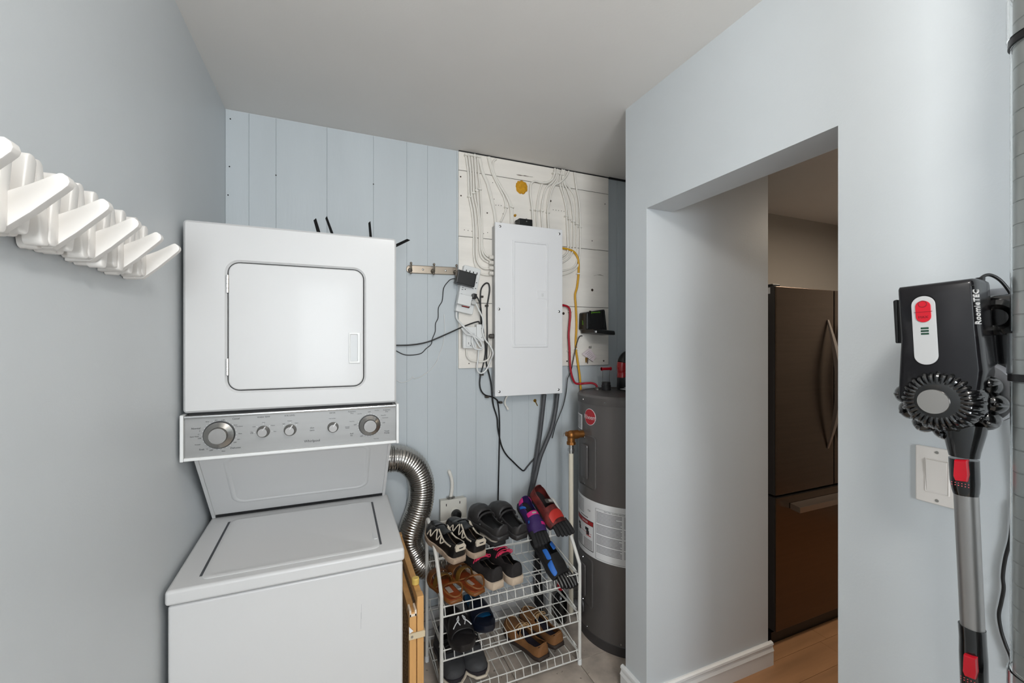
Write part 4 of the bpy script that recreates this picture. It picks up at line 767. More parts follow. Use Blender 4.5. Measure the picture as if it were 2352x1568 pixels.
for k, (x, y, r) in enumerate(((1.47, 1.86, .3), (1.49, 1.85, -.2))):
    R = Matrix.Rotation(r, 3, 'Z'); c = V(x, y, 1.208 + .006 * k)
    tag(B().hexa([c + R @ V(*p) for p in ((-.04, -.02, 0), (.06, -.02, 0), (.06, .03, .004), (-.04, .03, .004), (-.04, -.02, .0015), (.06, -.02, .0015), (.06, .03, .0055), (-.04, .03, .0055))]).build('folded_paper', LBL), ('lower' if k == 0 else 'upper') + ' white folded paper lying in front of the red and black lamp', 'paper')

# ------------------------------------------------------------------ wire shoe rack
RX0, RX1, RYF, RYB, RYT = .392, 1.03, 1.654, 1.94, 1.777
sr = thing('shoe_rack', 'white wire shoe rack with four shelves in front of the back wall', 'shoe rack', ((RX0 + RX1) / 2, 1.8, 0))
for x in (RX0, RX1):
    B().tube([(x, RYF, .01), (x, RYF, .25), (x, RYF, .43), (x, RYF + .012, .47), (x, RYT - .02, .575), (x, RYB - .075, .640), (x, RYB - .03, .660), (x, RYB - .006, .648), (x, RYB, .615), (x, RYB, .4), (x, RYB, .01)], .0078, 10, step=8).build('side_frame', WIREW, sr, smooth=True)
    for y in (RYF, RYB): B().lathe([(.010, 0), (.010, .022), (.008, .024)], (x, y, 0), n=12).build('foot', WHITEP, sr, smooth=True)
SH = [.585, .412, .238, .066]
for k, z in enumerate(SH):
    yf = RYT if k == 0 else RYF
    b = B(); n = 17; r = .0019
    for i in range(n):
        x = RX0 + .014 + (RX1 - RX0 - .028) * i / (n - 1)
        b.tube([(x, RYB - .006, z + .045), (x, RYB - .008, z), (x, yf + .004, z), (x, yf - .006, z - .034)], r, 6, smooth=False)
    for y, zz, rr in ((RYB - .006, z + .046, .0026), (RYB - .008, z - .003, .0026), (yf + .004, z - .003, .0024), (yf - .007, z - .036, .0030)) + (((yf + (RYB - yf) * .35, z - .003, .0022), (yf + (RYB - yf) * .68, z - .003, .0022)) if k else ((yf + (RYB - yf) * .5, z - .003, .0022),)):
        b.tube([(RX0 + .004, y, zz), (RX1 - .004, y, zz)], rr, 6, smooth=False)
    for x in (RX0 + .006, RX1 - .006):
        b.tube([(x, RYB - .006, z + .046), (x, yf + .04, z + .006), (x, yf - .007, z - .036)], .0024, 6, smooth=False)
        b.tube([(x, RYB - .008, z - .003), (x, yf - .004, z - .003)], .0024, 6, smooth=False)
        b.tube([(x - .008 if x < .7 else x + .008, yf + .03, z - .004), (x, yf + .045, z + .012), (x, yf + .05, z)], .002, 6, smooth=False)
    b.build('wire_shelf', WIREW, sr, smooth=True)

# ------------------------------------------------------------------ shoes: local frame, heel at x=0, toe at +x, sole bottom at z=0
def interp(t, tab):
    for (t0, v0), (t1, v1) in zip(tab[:-1], tab[1:]):
        if t <= t1:
            s = (t - t0) / (t1 - t0) if t1 > t0 else 0; s = s * s * (3 - 2 * s); return v0 + (v1 - v0) * s
    return tab[-1][1]
WID = [(0, .50), (.04, .66), (.12, .78), (.3, .74), (.45, .80), (.65, 1.0), (.8, .95), (.92, .72), (.98, .42), (1, .22)]
def footloop(L, W, x_off=0, grow=0, n=22, side=1, z=0, zf=None):
    T_ = [0, .02, .05, .1, .18, .28, .4, .52, .64, .74, .83, .9, .95, .985, 1]
    def cy(t): return side * W * .07 * math.sin(PI * min(1, max(0, (t - .2) / .8)))
    pts = []
    for t in T_: pts.append((t * L + (grow if t > .5 else -grow) * (1 if t in (0, 1) else 0), -(W / 2 * interp(t, WID) + grow) + cy(t)))
    for t in reversed(T_): pts.append((t * L + (grow if t > .5 else -grow) * (1 if t in (0, 1) else 0), (W / 2 * interp(t, WID) + grow) + cy(t)))
    return [(x, y, z + (zf(x / L) if zf else 0)) for x, y in pts]
def sole(b, L, W, th, side=1, toe=.012, grow=.003, curve=True):
    zf = lambda t: toe * max(0, (t - .7) / .3) ** 2
    b.loops([footloop(L, W, 0, grow - .004, side=side, z=0, zf=zf), footloop(L, W, 0, grow, side=side, z=.004, zf=zf), footloop(L, W, 0, grow, side=side, z=th - .002, zf=zf), footloop(L, W, 0, grow - .003, side=side, z=th, zf=zf)])
    return b
def shell(L, W, th, HT, side=1, open_=(.06, .52), open_ang=(62, 118), t0=0., t1=1., heelback=0, toe=.012, narrow=None, power=.8):
    """upper as a grid of arches along the foot with an opening; returns builder"""
    b = B(); NS = 26; NA = 16; V_ = {}
    for i in range(NS + 1):
        t = t0 + (t1 - t0) * i / NS
        tt = min(max(t, .0), 1)
        w = W / 2 * max(interp(tt, WID), .12) ; h = interp(tt, HT); lift = toe * max(0, (tt - .7) / .3) ** 2
        cy = side * W * .07 * math.sin(PI * min(1, max(0, (tt - .2) / .8)))
        for j in range(NA + 1):
            a = PI * j / NA
            c, s = math.cos(a), math.sin(a)
            y = w * math.copysign(abs(c) ** power, c); z = h * abs(s) ** .75
            x = tt * L
            if tt < .1: x -= heelback * math.sin(a)
            V_[(i, j)] = len(b.v); b.v.append((x, y + cy, th - .004 + lift + z))
    for i in range(NS):
        tm_ = t0 + (t1 - t0) * (i + .5) / NS
        for j in range(NA):
            am = 180 * (j + .5) / NA
            oa = open_ang(tm_) if callable(open_ang) else open_ang
            if open_[0] < tm_ < open_[1] and oa[0] < am < oa[1]: continue
            b.addf([V_[(i, j)], V_[(i + 1, j)], V_[(i + 1, j + 1)], V_[(i, j + 1)]])
    if t1 == 1.: b.addf([V_[(NS, j)] for j in range(NA + 1)])
    if t0 == 0.: b.addf([V_[(0, j)] for j in reversed(range(NA + 1))])
    return b
def arch(L, W, th, HT, t, a, side=1, d=0, power=.8, toe=.012):
    w = W / 2 * interp(t, WID) + d; h = interp(t, HT) + d; cy = side * W * .07 * math.sin(PI * min(1, max(0, (t - .2) / .8)))
    c, s = math.cos(math.radians(a)), math.sin(math.radians(a)); lift = toe * max(0, (t - .7) / .3) ** 2
    return V(t * L, w * math.copysign(abs(c) ** power, c) + cy, th - .004 + lift + h * abs(s) ** .75)
def subd(o, lv=1, solid=.0):
    if solid:
        m = o.modifiers.new('solid', 'SOLIDIFY'); m.thickness = solid; m.offset = -1
    m = o.modifiers.new('sub', 'SUBSURF'); m.levels = lv; m.render_levels = lv
    return o
def place(o, heel, toe, roll=0):
    """stand the shoe with its heel at one point and its toe towards another"""
    h = Vector(heel); d = Vector(toe) - h; yaw = math.atan2(d.y, d.x); pit = -math.atan2(d.z, math.hypot(d.x, d.y))
    o.location = h; o.rotation_euler = (math.radians(roll), pit, yaw)
BLKL = mat('black_shoe_leather', (20, 19, 20), .32, bump=.1, bs=200); BLKM = mat('black_shoe_mesh', (24, 23, 24), .75, bump=.3, bs=500)
LIN = mat('dark_lining', (34, 30, 32), .9); BEIGE = mat('beige_trim', (206, 194, 176), .55); DIRTSOLE = mat('worn_beige_sole', (176, 154, 134), .7, var=.2, vs=40, bump=.2)
LOW = [(0, .062), (.05, .066), (.15, .058), (.3, .046), (.45, .056), (.55, .066), (.65, .060), (.8, .044), (.93, .034), (1, .016)]
def sneaker(lab, L, W, um, sm, side, HT=LOW, th=.026, grp=None, cat='shoe', lace=None, trim=None, tongue=None):
    r = thing('sneaker', lab, cat, (0, 0, 0), grp)
    sole(B(), L, W, th, side).build('sole', sm, r, smooth=True, angle=50)
    oa = lambda t: (52, 128) if t < .42 else (70, 110)
    subd(shell(L, W, th, HT, side, (.05, .64), oa, heelback=.004).build('upper', um, r, smooth=True), 1, .0035)
    B().loops([footloop(L * .97, W * .9, 0, -.006, side=side, z=th - .004), footloop(L * .97, W * .9, 0, -.006, side=side, z=th + .004)]).build('insole', LIN, r)
    tg = B(); G = []
    for t in (.36, .42, .5, .58, .68):
        G.append([arch(L, W, th, HT, t, a, side, -.003 + (.016 if t < .4 else .008 if t < .45 else 0)) for a in (66, 78, 90, 102, 114)])
    tg.loops(G, False, False, False); subd(tg.build('tongue', tongue or um, r, smooth=True), 1, .004)
    if lace:
        lb = B()
        for k, t in enumerate((.45, .50, .55, .60, .65)):
            lb.tube([arch(L, W, th, HT, t, a, side, .004) for a in (58, 74, 90, 106, 122)], .0026, 6, step=3)
        for s_ in (1, -1):
            lb.tube([arch(L, W, th, HT, .43, 90 - s_ * 4, side, .010), arch(L, W, th, HT, .42, 90 - s_ * 30, side, .018), arch(L, W, th, HT, .45, 90 - s_ * 46, side, .010), arch(L, W, th, HT, .44, 90 - s_ * 8, side, .012)], .0024, 6)
            lb.tube([arch(L, W, th, HT, .43, 90 - s_ * 4, side, .010), arch(L, W, th, HT, .48, 90 - s_ * 30, side, .012), arch(L, W, th, HT, .50, 90 - s_ * 62, side, .005)], .0024, 6)
        lb.build('laces', lace, r, smooth=True)
    if trim: trim(r, L, W, th, HT, side)
    return r
def strip(r, pts, w, m, nm, n=6, parent=None):
    b = B().tube(pts, w, n, step=4); b.build(nm, m, parent or r, smooth=True)
def beige_trim(r, L, W, th, HT, side):
    A = lambda t, a: arch(L, W, th, HT, t, a, side, .001)
    for s_ in (0, 1):
        f = (lambda a: a) if s_ == 0 else (lambda a: 180 - a)
        strip(r, [A(.10, f(40)), A(.22, f(42)), A(.34, f(50)), A(.46, f(62)), A(.52, f(66))], .0034, BEIGE, 'piping')
        strip(r, [A(.30, f(50)), A(.36, f(22)), A(.42, f(58)), A(.46, f(20)), A(.54, f(58)), A(.60, f(18)), A(.66, f(40)), A(.72, f(14))], .003, BEIGE, 'zigzag_strip')
    b = B(); G = []
    for a in (52, 70, 90, 110, 128):
        G.append([arch(L, W, th, HT, t, a, side, .002) + V(-.007 if t < .05 else -.002, 0, 0) for t in (.0, .03, .07)])
    hp = [V(-.006, y, th + z) for y, z in ((-.022, .030), (.022, .030), (.024, .046), (.018, .056), (-.018, .056), (-.024, .046))]
    B().loops([hp, [p + V(.012, 0, 0) for p in hp]]).build('heel_tab', BEIGE, r, bev=.002)
    hq = [V(-.0072, y, th + z) for y, z in ((-.012, .045), (.010, .045), (.008, .0405), (-.006, .0405))]
    B().loops([hq, [p + V(.002, 0, 0) for p in hq]]).build('heel_mark', INK, r)
S1 = SH[0] + .003; S2 = SH[1] + .003; S3 = SH[2] + .003; S4 = SH[3] + .003
GA = 'black sneakers with beige trim'
for lab, hp, tp, sd in (('left black sneaker with beige piping and zigzag strip on top shelf', (.468, 1.665, .567), (.405, 1.925, .602), 1), ('right black sneaker with beige piping and zigzag strip on top shelf', (.556, 1.668, .570), (.492, 1.930, .602), -1)):
    place(sneaker(lab, .268, .098, BLKL, DIRTSOLE, sd, grp=GA, trim=beige_trim), hp, tp)
# clogs
CLOGM = mat('dark_clog_foam', (46, 44, 44), .5, bump=.15, bs=150)
CL_H = [(0, .050), (.06, .052), (.15, .040), (.35, .036), (.48, .044), (.58, .066), (.72, .066), (.85, .052), (.94, .036), (1, .014)]
def clog(lab, L, W, side, grp):
    r = thing('clog', lab, 'clog', (0, 0, 0), grp)
    sole(B(), L, W, .026, side, grow=.004).build('sole', CLOGM, r, smooth=True, angle=60)
    subd(shell(L, W * 1.04, .026, CL_H, side, (.04, .54), lambda t: (30, 150) if t > .12 else (44, 136)).build('upper', CLOGM, r, smooth=True), 1, .006)
    B().loops([footloop(L * .98, W * .88, 0, -.004, side=side, z=.020), footloop(L * .98, W * .88, 0, -.004, side=side, z=.029)]).build('footbed', mat('clog_footbed', (24, 24, 25), .6), r)
    b = B().tube([arch(L, W * 1.04, .026, CL_H, .50, a, side, .004) for a in (20, 40, 65, 90, 115, 140, 160)], .0045, 8, step=4); b.build('rim', CLOGM, r, smooth=True)
    for s_ in (12, 168): B().ball(arch(L, W * 1.04, .026, CL_H, .44, s_, side, .004), .006).build('rivet', CLOGM, r, smooth=True)
    return r
place(clog('left black foam clog resting on a pale sandal on the top shelf', .245, .100, 1, 'black foam clogs'), (.672, 1.700, .604), (.610, 1.925, .640))
place(clog('right black foam clog between the pale sandal and the pink shoe', .245, .100, -1, 'black foam clogs'), (.768, 1.715, .588), (.712, 1.925, .630))
us = thing('flip_flop', 'pale worn flip flop under the left black clog on top shelf', 'sandal')
sole(B(), .25, .098, .018, 1).build('sole', BLKM, us, smooth=True, angle=60)
B().loops([footloop(.25, .09, 0, -.002, z=.017), footloop(.25, .09, 0, -.002, z=.020)]).build('footbed', mat('grey_worn_footbed', (176, 166, 154), .8, var=.25, vs=30), us)
B().tube([(.10, -.045, .016), (.14, -.03, .03), (.18, 0, .034), (.14, .03, .03), (.10, .045, .016)], .005, 8).build('strap', BLKM, us, smooth=True)
place(us, (.655, 1.690, .592), (.610, 1.925, .592))
# toe shoes
def toe_shoe(lab, L, W, side, um, cm, accents, grp=None):
    r = thing('toe_shoe', lab, 'shoe', (0, 0, 0), grp)
    HTs = [(0, .060), (.05, .064), (.2, .056), (.4, .058), (.6, .052), (.75, .040), (.82, .034), (.9, .03), (1, .02)]
    B().loops([[(x if x < L * .80 else L * .80, y, z) for x, y, z in footloop(L, W, 0, .002, side=side, z=zz)] for zz in (0, .003, .009, .011)]).build('sole', BLKM, r, smooth=True, angle=60)
    subd(shell(L, W, .010, HTs, side, (.04, .46), (46, 134), t1=.80, heelback=.003).build('upper', um, r, smooth=True), 1, .003)
    w = W * .94
    for k in range(5):
        y = (-.5 + (k + .5) / 5) * w; ln = (.215, .225, .215, .195, .165)[k] if side > 0 else (.165, .195, .215, .225, .215)[k]
        rr = (.0125 if (k == 0 and side > 0) or (k == 4 and side < 0) else .0095)
        x0 = L * .74; x1 = L * (.80 + ln)
        b = B().tube([(x0, y * .95, .022), ((x0 + x1) / 2, y, .020), (x1 - rr * .3, y * 1.02, .014)], rr, 10).ball((x1 - rr * .3, y * 1.02, .014), rr, rr, rr)
        b.build('toe_pocket', cm, r, smooth=True)
    B().loops([footloop(L * .6, W * .86, 0, -.006, side=side, z=.008), footloop(L * .6, W * .86, 0, -.006, side=side, z=.014)]).build('insole', LIN, r)
    for nm, m, path, wd in accents:
        G = [[arch(L, W, .010, HTs, min(.8, t + dt), a, side, .0022) for dt in (-wd, -wd / 2, 0, wd / 2, wd)] for t, a in path]
        subd(B().loops(G, False, False, False).build(nm, m, r, smooth=True), 1, .002)
    return r
PINK = mat('hot_pink_fabric', (206, 34, 120), .6); BLU = mat('bright_blue_fabric', (38, 104, 190), .6); PURP = mat('purple_fabric', (52, 26, 86), .7)
RDK = mat('red_black_fabric', (96, 30, 26), .65, var=.7, vs=30); RED2 = mat('red_fabric', (186, 44, 36), .6); SILV = mat('silver_grey_fabric', (168, 160, 154), .6)
t1 = toe_shoe('pink, blue and purple toe shoe on the right half of top shelf', .225, .090, 1, PURP, BLKM, [
    ('collar_band', PINK, [(.06, 14), (.06, 40), (.08, 58)], .06), ('collar_band', PINK, [(.06, 166), (.06, 140), (.08, 122)], .06), ('blue_band', BLU, [(.16, 12), (.2, 35), (.26, 56)], .03), ('blue_band', BLU, [(.16, 168), (.2, 145), (.26, 124)], .03),
    ('strap', PINK, [(.42, 30), (.42, 60), (.42, 90), (.42, 120), (.42, 150)], .05), ('strap_mark', SILV, [(.43, 78), (.43, 90), (.43, 106)], .022), ('instep_band', BLU, [(.54, 20), (.54, 55), (.54, 90), (.54, 125), (.54, 160)], .03), ('toe_band', PINK, [(.66, 20), (.66, 50), (.66, 80)], .03)])
place(t1, (.852, 1.905, .664), (.868, 1.735, .553), 0)
t2 = toe_shoe('red and black toe shoe leaning at the right end of top shelf', .255, .112, -1, RDK, BLKM, [
    ('instep_patch', RED2, [(.66, 45), (.64, 70), (.64, 95), (.66, 120), (.70, 140)], .085), ('strap', mat('dark_strap', (70, 62, 58), .6), [(.42, 30), (.40, 60), (.38, 90), (.36, 115)], .05), ('strap_mark', SILV, [(.40, 66), (.39, 80), (.38, 94)], .03)])
place(t2, (.925, 1.925, .700), (.990, 1.735, .567), 0)
t3 = toe_shoe('blue and black toe shoe hanging at the right of second shelf', .262, .122, -1, BLKM, BLKL, [
    ('side_panel', BLU, [(.40, 160), (.42, 145), (.44, 132)], .10), ('instep_panel', BLU, [(.30, 60), (.34, 80), (.36, 100)], .07), ('side_panel', BLU, [(.66, 168), (.66, 150), (.64, 134)], .12), ('strap_mark', SILV, [(.16, 120), (.16, 135), (.18, 150)], .08)])
place(t3, (.885, 1.835, .520), (.945, 1.665, .395), -14)
# second shelf: sandals and pink-laced sneakers
TAN = mat('tan_leather', (128, 78, 34), .5, bump=.1, bs=120); RUST = mat('rust_footbed', (150, 66, 26), .55, var=.12, vs=14); GOLDT = mat('olive_gold_strap', (122, 88, 34), .45)
def sandal(lab, L, W, side):
    r = thing('sandal', lab, 'sandal', (0, 0, 0), 'brown leather sandals')
    sole(B(), L, W, .016, side).build('sole', TAN, r, smooth=True, angle=60)
    B().loops([footloop(L, W * .96, 0, -.001, side=side, z=.015), footloop(L, W * .96, 0, -.004, side=side, z=.0185)]).build('footbed', RUST, r)
    B().hexa([(.05, -.010, .018), (.095, -.010, .018), (.095, .010, .018), (.05, .010, .018), (.05, -.010, .0195), (.095, -.010, .0195), (.095, .010, .0195), (.05, .010, .0195)]).build('maker_label', mat('pale_label', (186, 172, 160), .6), r)
    HS = [(0, .05), (.5, .055), (.7, .050), (1, .03)]
    for ts, m in (((.44, .56), GOLDT), ((.62, .84), TAN)):
        G = [[arch(L, W * 1.02, .016, HS, t, a, side, 0) for a in range(0, 181, 15)] for t in (ts[0], (ts[0] + ts[1]) / 2, ts[1])]
        subd(B().loops(G, False, False, False).build('strap', m, r, smooth=True), 1, .003)
    B().tube([arch(L, W, .016, HS, .45, 8, side, .002), V(.05, -W * .42, .05), V(-.004, -W * .2, .036), V(-.006, W * .2, .036), V(.05, W * .42, .05), arch(L, W, .016, HS, .45, 172, side, .002)], .0035, 8).build('heel_strap', TAN, r, smooth=True)
    B().ring(arch(L, W, .016, HS, .50, 140, side, .003), XA, YA, .016, .014, .002, .010, .008, .001, .002, .0005, 2).build('buckle', CHROME, r)
    return r
place(sandal('left brown leather sandal at the left end of second shelf', .245, .090, 1), (.452, 1.650, .416), (.412, 1.890, .416))
place(sandal('right brown leather sandal beside the pink-laced sneakers', .245, .090, -1), (.556, 1.668, .416), (.486, 1.900, .416))
NEON = mat('neon_pink_laces', (240, 60, 100), .5); WORN = mat('dusty_black_mesh', (40, 36, 36), .8, var=.25, vs=30, bump=.3, bs=400); FOAMS = mat('beige_foam_sole', (206, 186, 164), .7, var=.12, vs=30, bump=.2)
for lab, hp, tp, sd in (('left black sneaker with neon pink laces on second shelf', (.640, 1.672, .418), (.585, 1.925, .418), 1), ('right black sneaker with neon pink laces on second shelf', (.730, 1.672, .418), (.690, 1.925, .418), -1)):
    place(sneaker(lab, .262, .094, WORN, FOAMS, sd, th=.034, grp='black sneakers with neon pink laces', lace=NEON), hp, tp)
# third shelf: slides, toes to the front
def slide(lab, L, W, side, um, fm, logo=None):
    r = thing('slide', lab, 'slide')
    sole(B(), L, W, .030, side).build('sole', um, r, smooth=True, angle=60)
    B().loops([footloop(L, W * .95, 0, -.002, side=side, z=.029), footloop(L, W * .95, 0, -.006, side=side, z=.033)]).build('footbed', fm, r, smooth=True)
    HS = [(0, .05), (.45, .066), (.58, .064), (.8, .046), (1, .03)]
    G = [[arch(L, W * 1.03, .024, HS, t, a, side, 0) for a in range(0, 181, 12)] for t in (.46, .50, .58, .67, .76, .80)]
    st = subd(B().loops(G, False, False, False).build('strap', um, r, smooth=True), 1, .006)
    if logo: logo(r, L, W, HS, side)
    return r
def figures(r, L, W, HS, side):
    b = B()
    def P(u, v): return arch(L, W * 1.03, .024, HS, .690 - v * .075, 90 + u * 40, side, .0045)
    for s_ in (-1, 1):
        for (u0, v0, u1, v1, w) in ((.12, .95, .18, .25, .09), (.18, .25, .45, -.05, .10), (.45, -.05, .95, -.75, .08), (.30, .15, .15, -.7, .07), (.15, .95, .30, .6, .08), (.3, .6, .3, .2, .07)):
            b.tube([P(s_ * u0, v0), P(s_ * (u0 + u1) / 2, (v0 + v1) / 2), P(s_ * u1, v1)], .0022, 5)
        b.ball(P(s_ * .14, 1.0), .003, n=8, m=6)
    b.build('white_emblem', LBL, r, smooth=True)
place(slide('black slide with white emblem on the strap at left of third shelf', .272, .104, 1, mat('black_slide_rubber', (32, 30, 31), .45), LIN, figures), (.472, 1.862, .244), (.474, 1.592, .244))
place(slide('dark navy slide with bright blue footbed on third shelf', .262, .098, -1, mat('navy_rubber', (18, 24, 38), .35), mat('blue_footbed', (18, 92, 140), .5)), (.585, 1.910, .252), (.592, 1.650, .252))
# bottom shelf: boat shoes, heels to the front
SUEDE = mat('brown_suede', (126, 84, 46), .75, var=.12, vs=24, bump=.2, bs=200); STIT = mat('pale_stitching', (196, 160, 116), .6)
BOATH = [(0, .054), (.05, .056), (.15, .046), (.3, .038), (.45, .044), (.55, .056), (.68, .054), (.82, .046), (.93, .038), (1, .018)]
def boat(lab, L, W, side):
    r = thing('boat_shoe', lab, 'shoe', (0, 0, 0), 'brown boat shoes')
    sole(B(), L, W, .02, side).build('sole', mat('dark_brown_sole', (44, 32, 26), .7), r, smooth=True, angle=60)
    subd(shell(L, W, .02, BOATH, side, (.05, .52), (50, 130), heelback=.003).build('upper', SUEDE, r, smooth=True), 1, .003)
    B().loops([footloop(L * .97, W * .9, 0, -.005, side=side, z=.018), footloop(L * .97, W * .9, 0, -.005, side=side, z=.024)]).build('insole', mat('dark_navy_insole', (34, 30, 44), .8), r)
    A = lambda t, a, d=.001: arch(L, W, .02, BOATH, t, a, side, d)
    strip(r, [A(.58, 40), A(.72, 42), A(.86, 52), A(.93, 90), A(.86, 128), A(.72, 138), A(.58, 140)], .0018, STIT, 'moc_stitching')
    strip(r, [A(.50, 60), A(.30, 44), A(.12, 40), A(.03, 60), A(.02, 90), A(.03, 120), A(.12, 140), A(.30, 136), A(.50, 120)], .0022, SUEDE, 'collar_lace')
    lb = B()
    for t in (.54, .59): lb.tube([A(t, 62, .004), A(t + .01, 90, .006), A(t, 118, .004)], .0022, 6)
    for s_ in (-1, 1): lb.tube([A(.54, 90, .006), A(.52, 90 + 16 * s_, .016), A(.50, 90 + 30 * s_, .012), A(.53, 90 + 6 * s_, .008)], .002, 6); lb.tube([A(.54, 90, .006), A(.47, 90 + 34 * s_, .006), A(.42, 90 + 48 * s_, .002)], .002, 6)
    lb.build('laces', STIT, r, smooth=True)
    return r
place(boat('left brown suede boat shoe on the bottom shelf of the rack', .275, .100, 1), (.848, 1.650, .072), (.782, 1.905, .072))
place(boat('right brown suede boat shoe on the bottom shelf of the rack', .275, .100, -1), (.945, 1.690, .072), (.885, 1.925, .072))
GRY = mat('charcoal_sneaker_fabric', (66, 66, 68), .75, bump=.2, bs=300); WSOLE = mat('dark_outsole', (36, 32, 38), .6)
def toe_strip(r, L, W, th, HT, side):
    zf = [p for p in footloop(L, W, 0, .006, side=side, z=th - .006) if p[0] > L * .55]
    strip(r, zf, .0055, BEIGE, 'toe_bumper')
    strip(r, [arch(L, W, th, HT, t, 140, side, .002) for t in (.5, .58, .66, .72)], .0022, LBL, 'side_stripe')
    strip(r, [arch(L, W, th, HT, t, a, side, .002) for t, a in ((.78, 80), (.76, 90), (.78, 100))], .0014, INK, 'toe_mark')
for lab, hp, tp, sd in (('left charcoal sneaker with pale toe bumper on the bottom shelf', (.455, 1.93, .072), (.452, 1.652, .072), 1), ('right charcoal sneaker with pale toe bumper on the bottom shelf', (.560, 1.93, .072), (.556, 1.655, .072), -1)):
    place(sneaker(lab, .280, .102, GRY, WSOLE, sd, th=.028, grp='charcoal sneakers', trim=toe_strip, lace=BLKM), hp, tp)
# things on the floor behind the rack
bo = thing('spray_bottle', 'black bottle with red cap on the floor beside the discharge pipe', 'bottle', (1.105, 1.93, 0))
B().lathe([(.032, 0), (.035, .006), (.035, .11), (.026, .14), (.014, .15), (.014, .165)], (1.10, 1.955, 0), n=20).build('body', BLACKG, bo, smooth=True)
B().lathe([(.018, .165), (.018, .195), (.014, .2)], (1.10, 1.955, 0), n=16).build('cap', REDP, bo, smooth=True)
ub = thing('folded_umbrella', 'black folded umbrella leaning on the wall behind the shoe rack', 'umbrella', (1.0, 2.03, 0))
B().tube([(1.015, 2.03, .0), (1.015, 2.035, .06), (1.012, 2.045, .2), (1.01, 2.055, .36)], lambda t: .012 + .012 * math.sin(PI * min(1, t * 1.1)), 12).build('canopy', BLKM, ub, smooth=True)
B().cyl((1.01, 2.055, .35), (1.008, 2.06, .45), .012, n=12).build('handle', BLACKP, ub, smooth=True)
# ------------------------------------------------------------------ folded wooden gate between washer and shoe rack
PINE = mat('varnished_pine', (206, 156, 96), .45, var=.12, vs=10, stretch=(3, 3, .4)); NET = mat('brown_mesh', (120, 92, 60), .6)
gt = thing('wooden_gate', 'folded pine child gate with mesh panels between washer and shoe rack', 'gate', (.245, 1.65, 0))
for x0, x1, zt, y1 in ((.2245, .2475, .585, 1.94), (.2490, .2715, .632, 1.90)):
    fr = B().box((x0, 1.392, .01), (x1, 1.424, zt)).build('front_post', PINE, gt, bev=.003)
    B().box((x0, y1 - .03, .01), (x1, y1, zt)).build('rear_post', PINE, gt, bev=.003)
    B().box((x0 + .001, 1.424, zt - .034), (x1 - .001, y1 - .03, zt - .004)).build('top_rail', PINE, gt, bev=.003)
    B().box((x0 + .001, 1.424, .04), (x1 - .001, y1 - .03, .07)).build('bottom_rail', PINE, gt, bev=.003)
    b = B(); xm = (x0 + x1) / 2; y = 1.424; k = 0
    while y < y1 - .03: b.box((xm - .0015, y, .07), (xm + .0015, y + .0035, zt - .034)); y += .022
    z = .08
    while z < zt - .04: b.box((xm - .0014, 1.424, z), (xm + .0014, y1 - .03, z + .0035)); z += .026
    b.build('mesh_panel', NET, gt)
B().lathe([(.011, 0), (.0125, .002), (.0125, .020), (.011, .022), (.004, .022)], (.2585, 1.475, .629), n=20).build('bumper', mat('yellow_rubber', (214, 182, 96), .5), gt, smooth=True)
B().box((.222, 1.386, .500), (.2735, 1.3915, .520)).box((.2715, 1.386, .500), (.2745, 1.44, .520)).build('latch_strap', mat('cream_metal', (206, 190, 160), .45), gt, bev=.001)
B().cyl((.232, 1.3865, .510), (.232, 1.3845, .510), .004, n=10).build('latch_screw', STEEL, gt)
B().box((.2245, 1.391, .572), (.2305, 1.43, .592)).box((.2415, 1.391, .572), (.2475, 1.43, .592)).box((.2245, 1.391, .572), (.2475, 1.43, .580)).build('white_bracket', mat('cream_bracket', (232, 214, 192), .5), gt, bev=.0008)
B().add([(.222, 1.3855, .545), (.236, 1.3855, .528), (.223, 1.3855, .522), (.222, 1.387, .545), (.236, 1.387, .528), (.223, 1.387, .522)], [(0, 1, 2), (3, 5, 4), (0, 3, 4, 1), (1, 4, 5, 2), (2, 5, 3, 0)]).build('torn_sticker', LBL, gt)

# ------------------------------------------------------------------ refrigerator in the kitchen
BSTEEL = mat('dark_stainless', (104, 88, 75), .26, metal=1, var=.05, vs=30, stretch=(.1, 1, 3))
SIDE = mat('fridge_side_grey', (58, 54, 52), .45)
FX0, FX1, FY, FT = 1.945, 2.855, 1.372, 1.735
fg = thing('refrigerator', 'dark stainless french door refrigerator seen through the doorway', 'refrigerator', (2.4, 1.75, 0))
B().box((FX0 + .004, FY + .075, .055), (FX1 - .004, 2.15, FT - .012)).build('cabinet', SIDE, fg, bev=.004)
B().box((FX0 + .01, FY + .03, .0), (FX1 - .01, 2.1, .055)).build('base', BLACKP, fg)
XM = 2.392
def fdoor(x0, x1, z0, z1, nm):
    b = B(); b.box((x0, FY + .006, z0), (x1, FY + .072, z1)); o = b.build(nm, SIDE, fg, bev=.004)
    B().box((x0 + .002, FY, z0 + .002), (x1 - .002, FY + .007, z1 - .002)).build('steel_skin', BSTEEL, o, bev=.003)
    return o
d1 = fdoor(FX0, XM - .003, .728, FT, 'left_door'); d2 = fdoor(XM + .003, FX1, .728, FT, 'right_door'); d3 = fdoor(FX0, FX1, .075, .718, 'freezer_drawer')
HND = mat('handle_steel', (170, 160, 152), .3, metal=1)
for x, d, s in ((XM - .055, d1, -1), (XM + .055, d2, 1)):
    G = []
    for k in range(17):
        t = k / 16; z = .92 + .66 * t; bow = math.sin(PI * t)
        yf = FY - .004 - .062 * bow; w = .006 + .010 * bow
        G.append([(x - w - s * 0, yf + .018 * bow + .004, z), (x - w, yf, z), (x + w, yf, z), (x + w, yf + .018 * bow + .004, z)])
    B().loops(G).build('handle', HND, d, smooth=True)
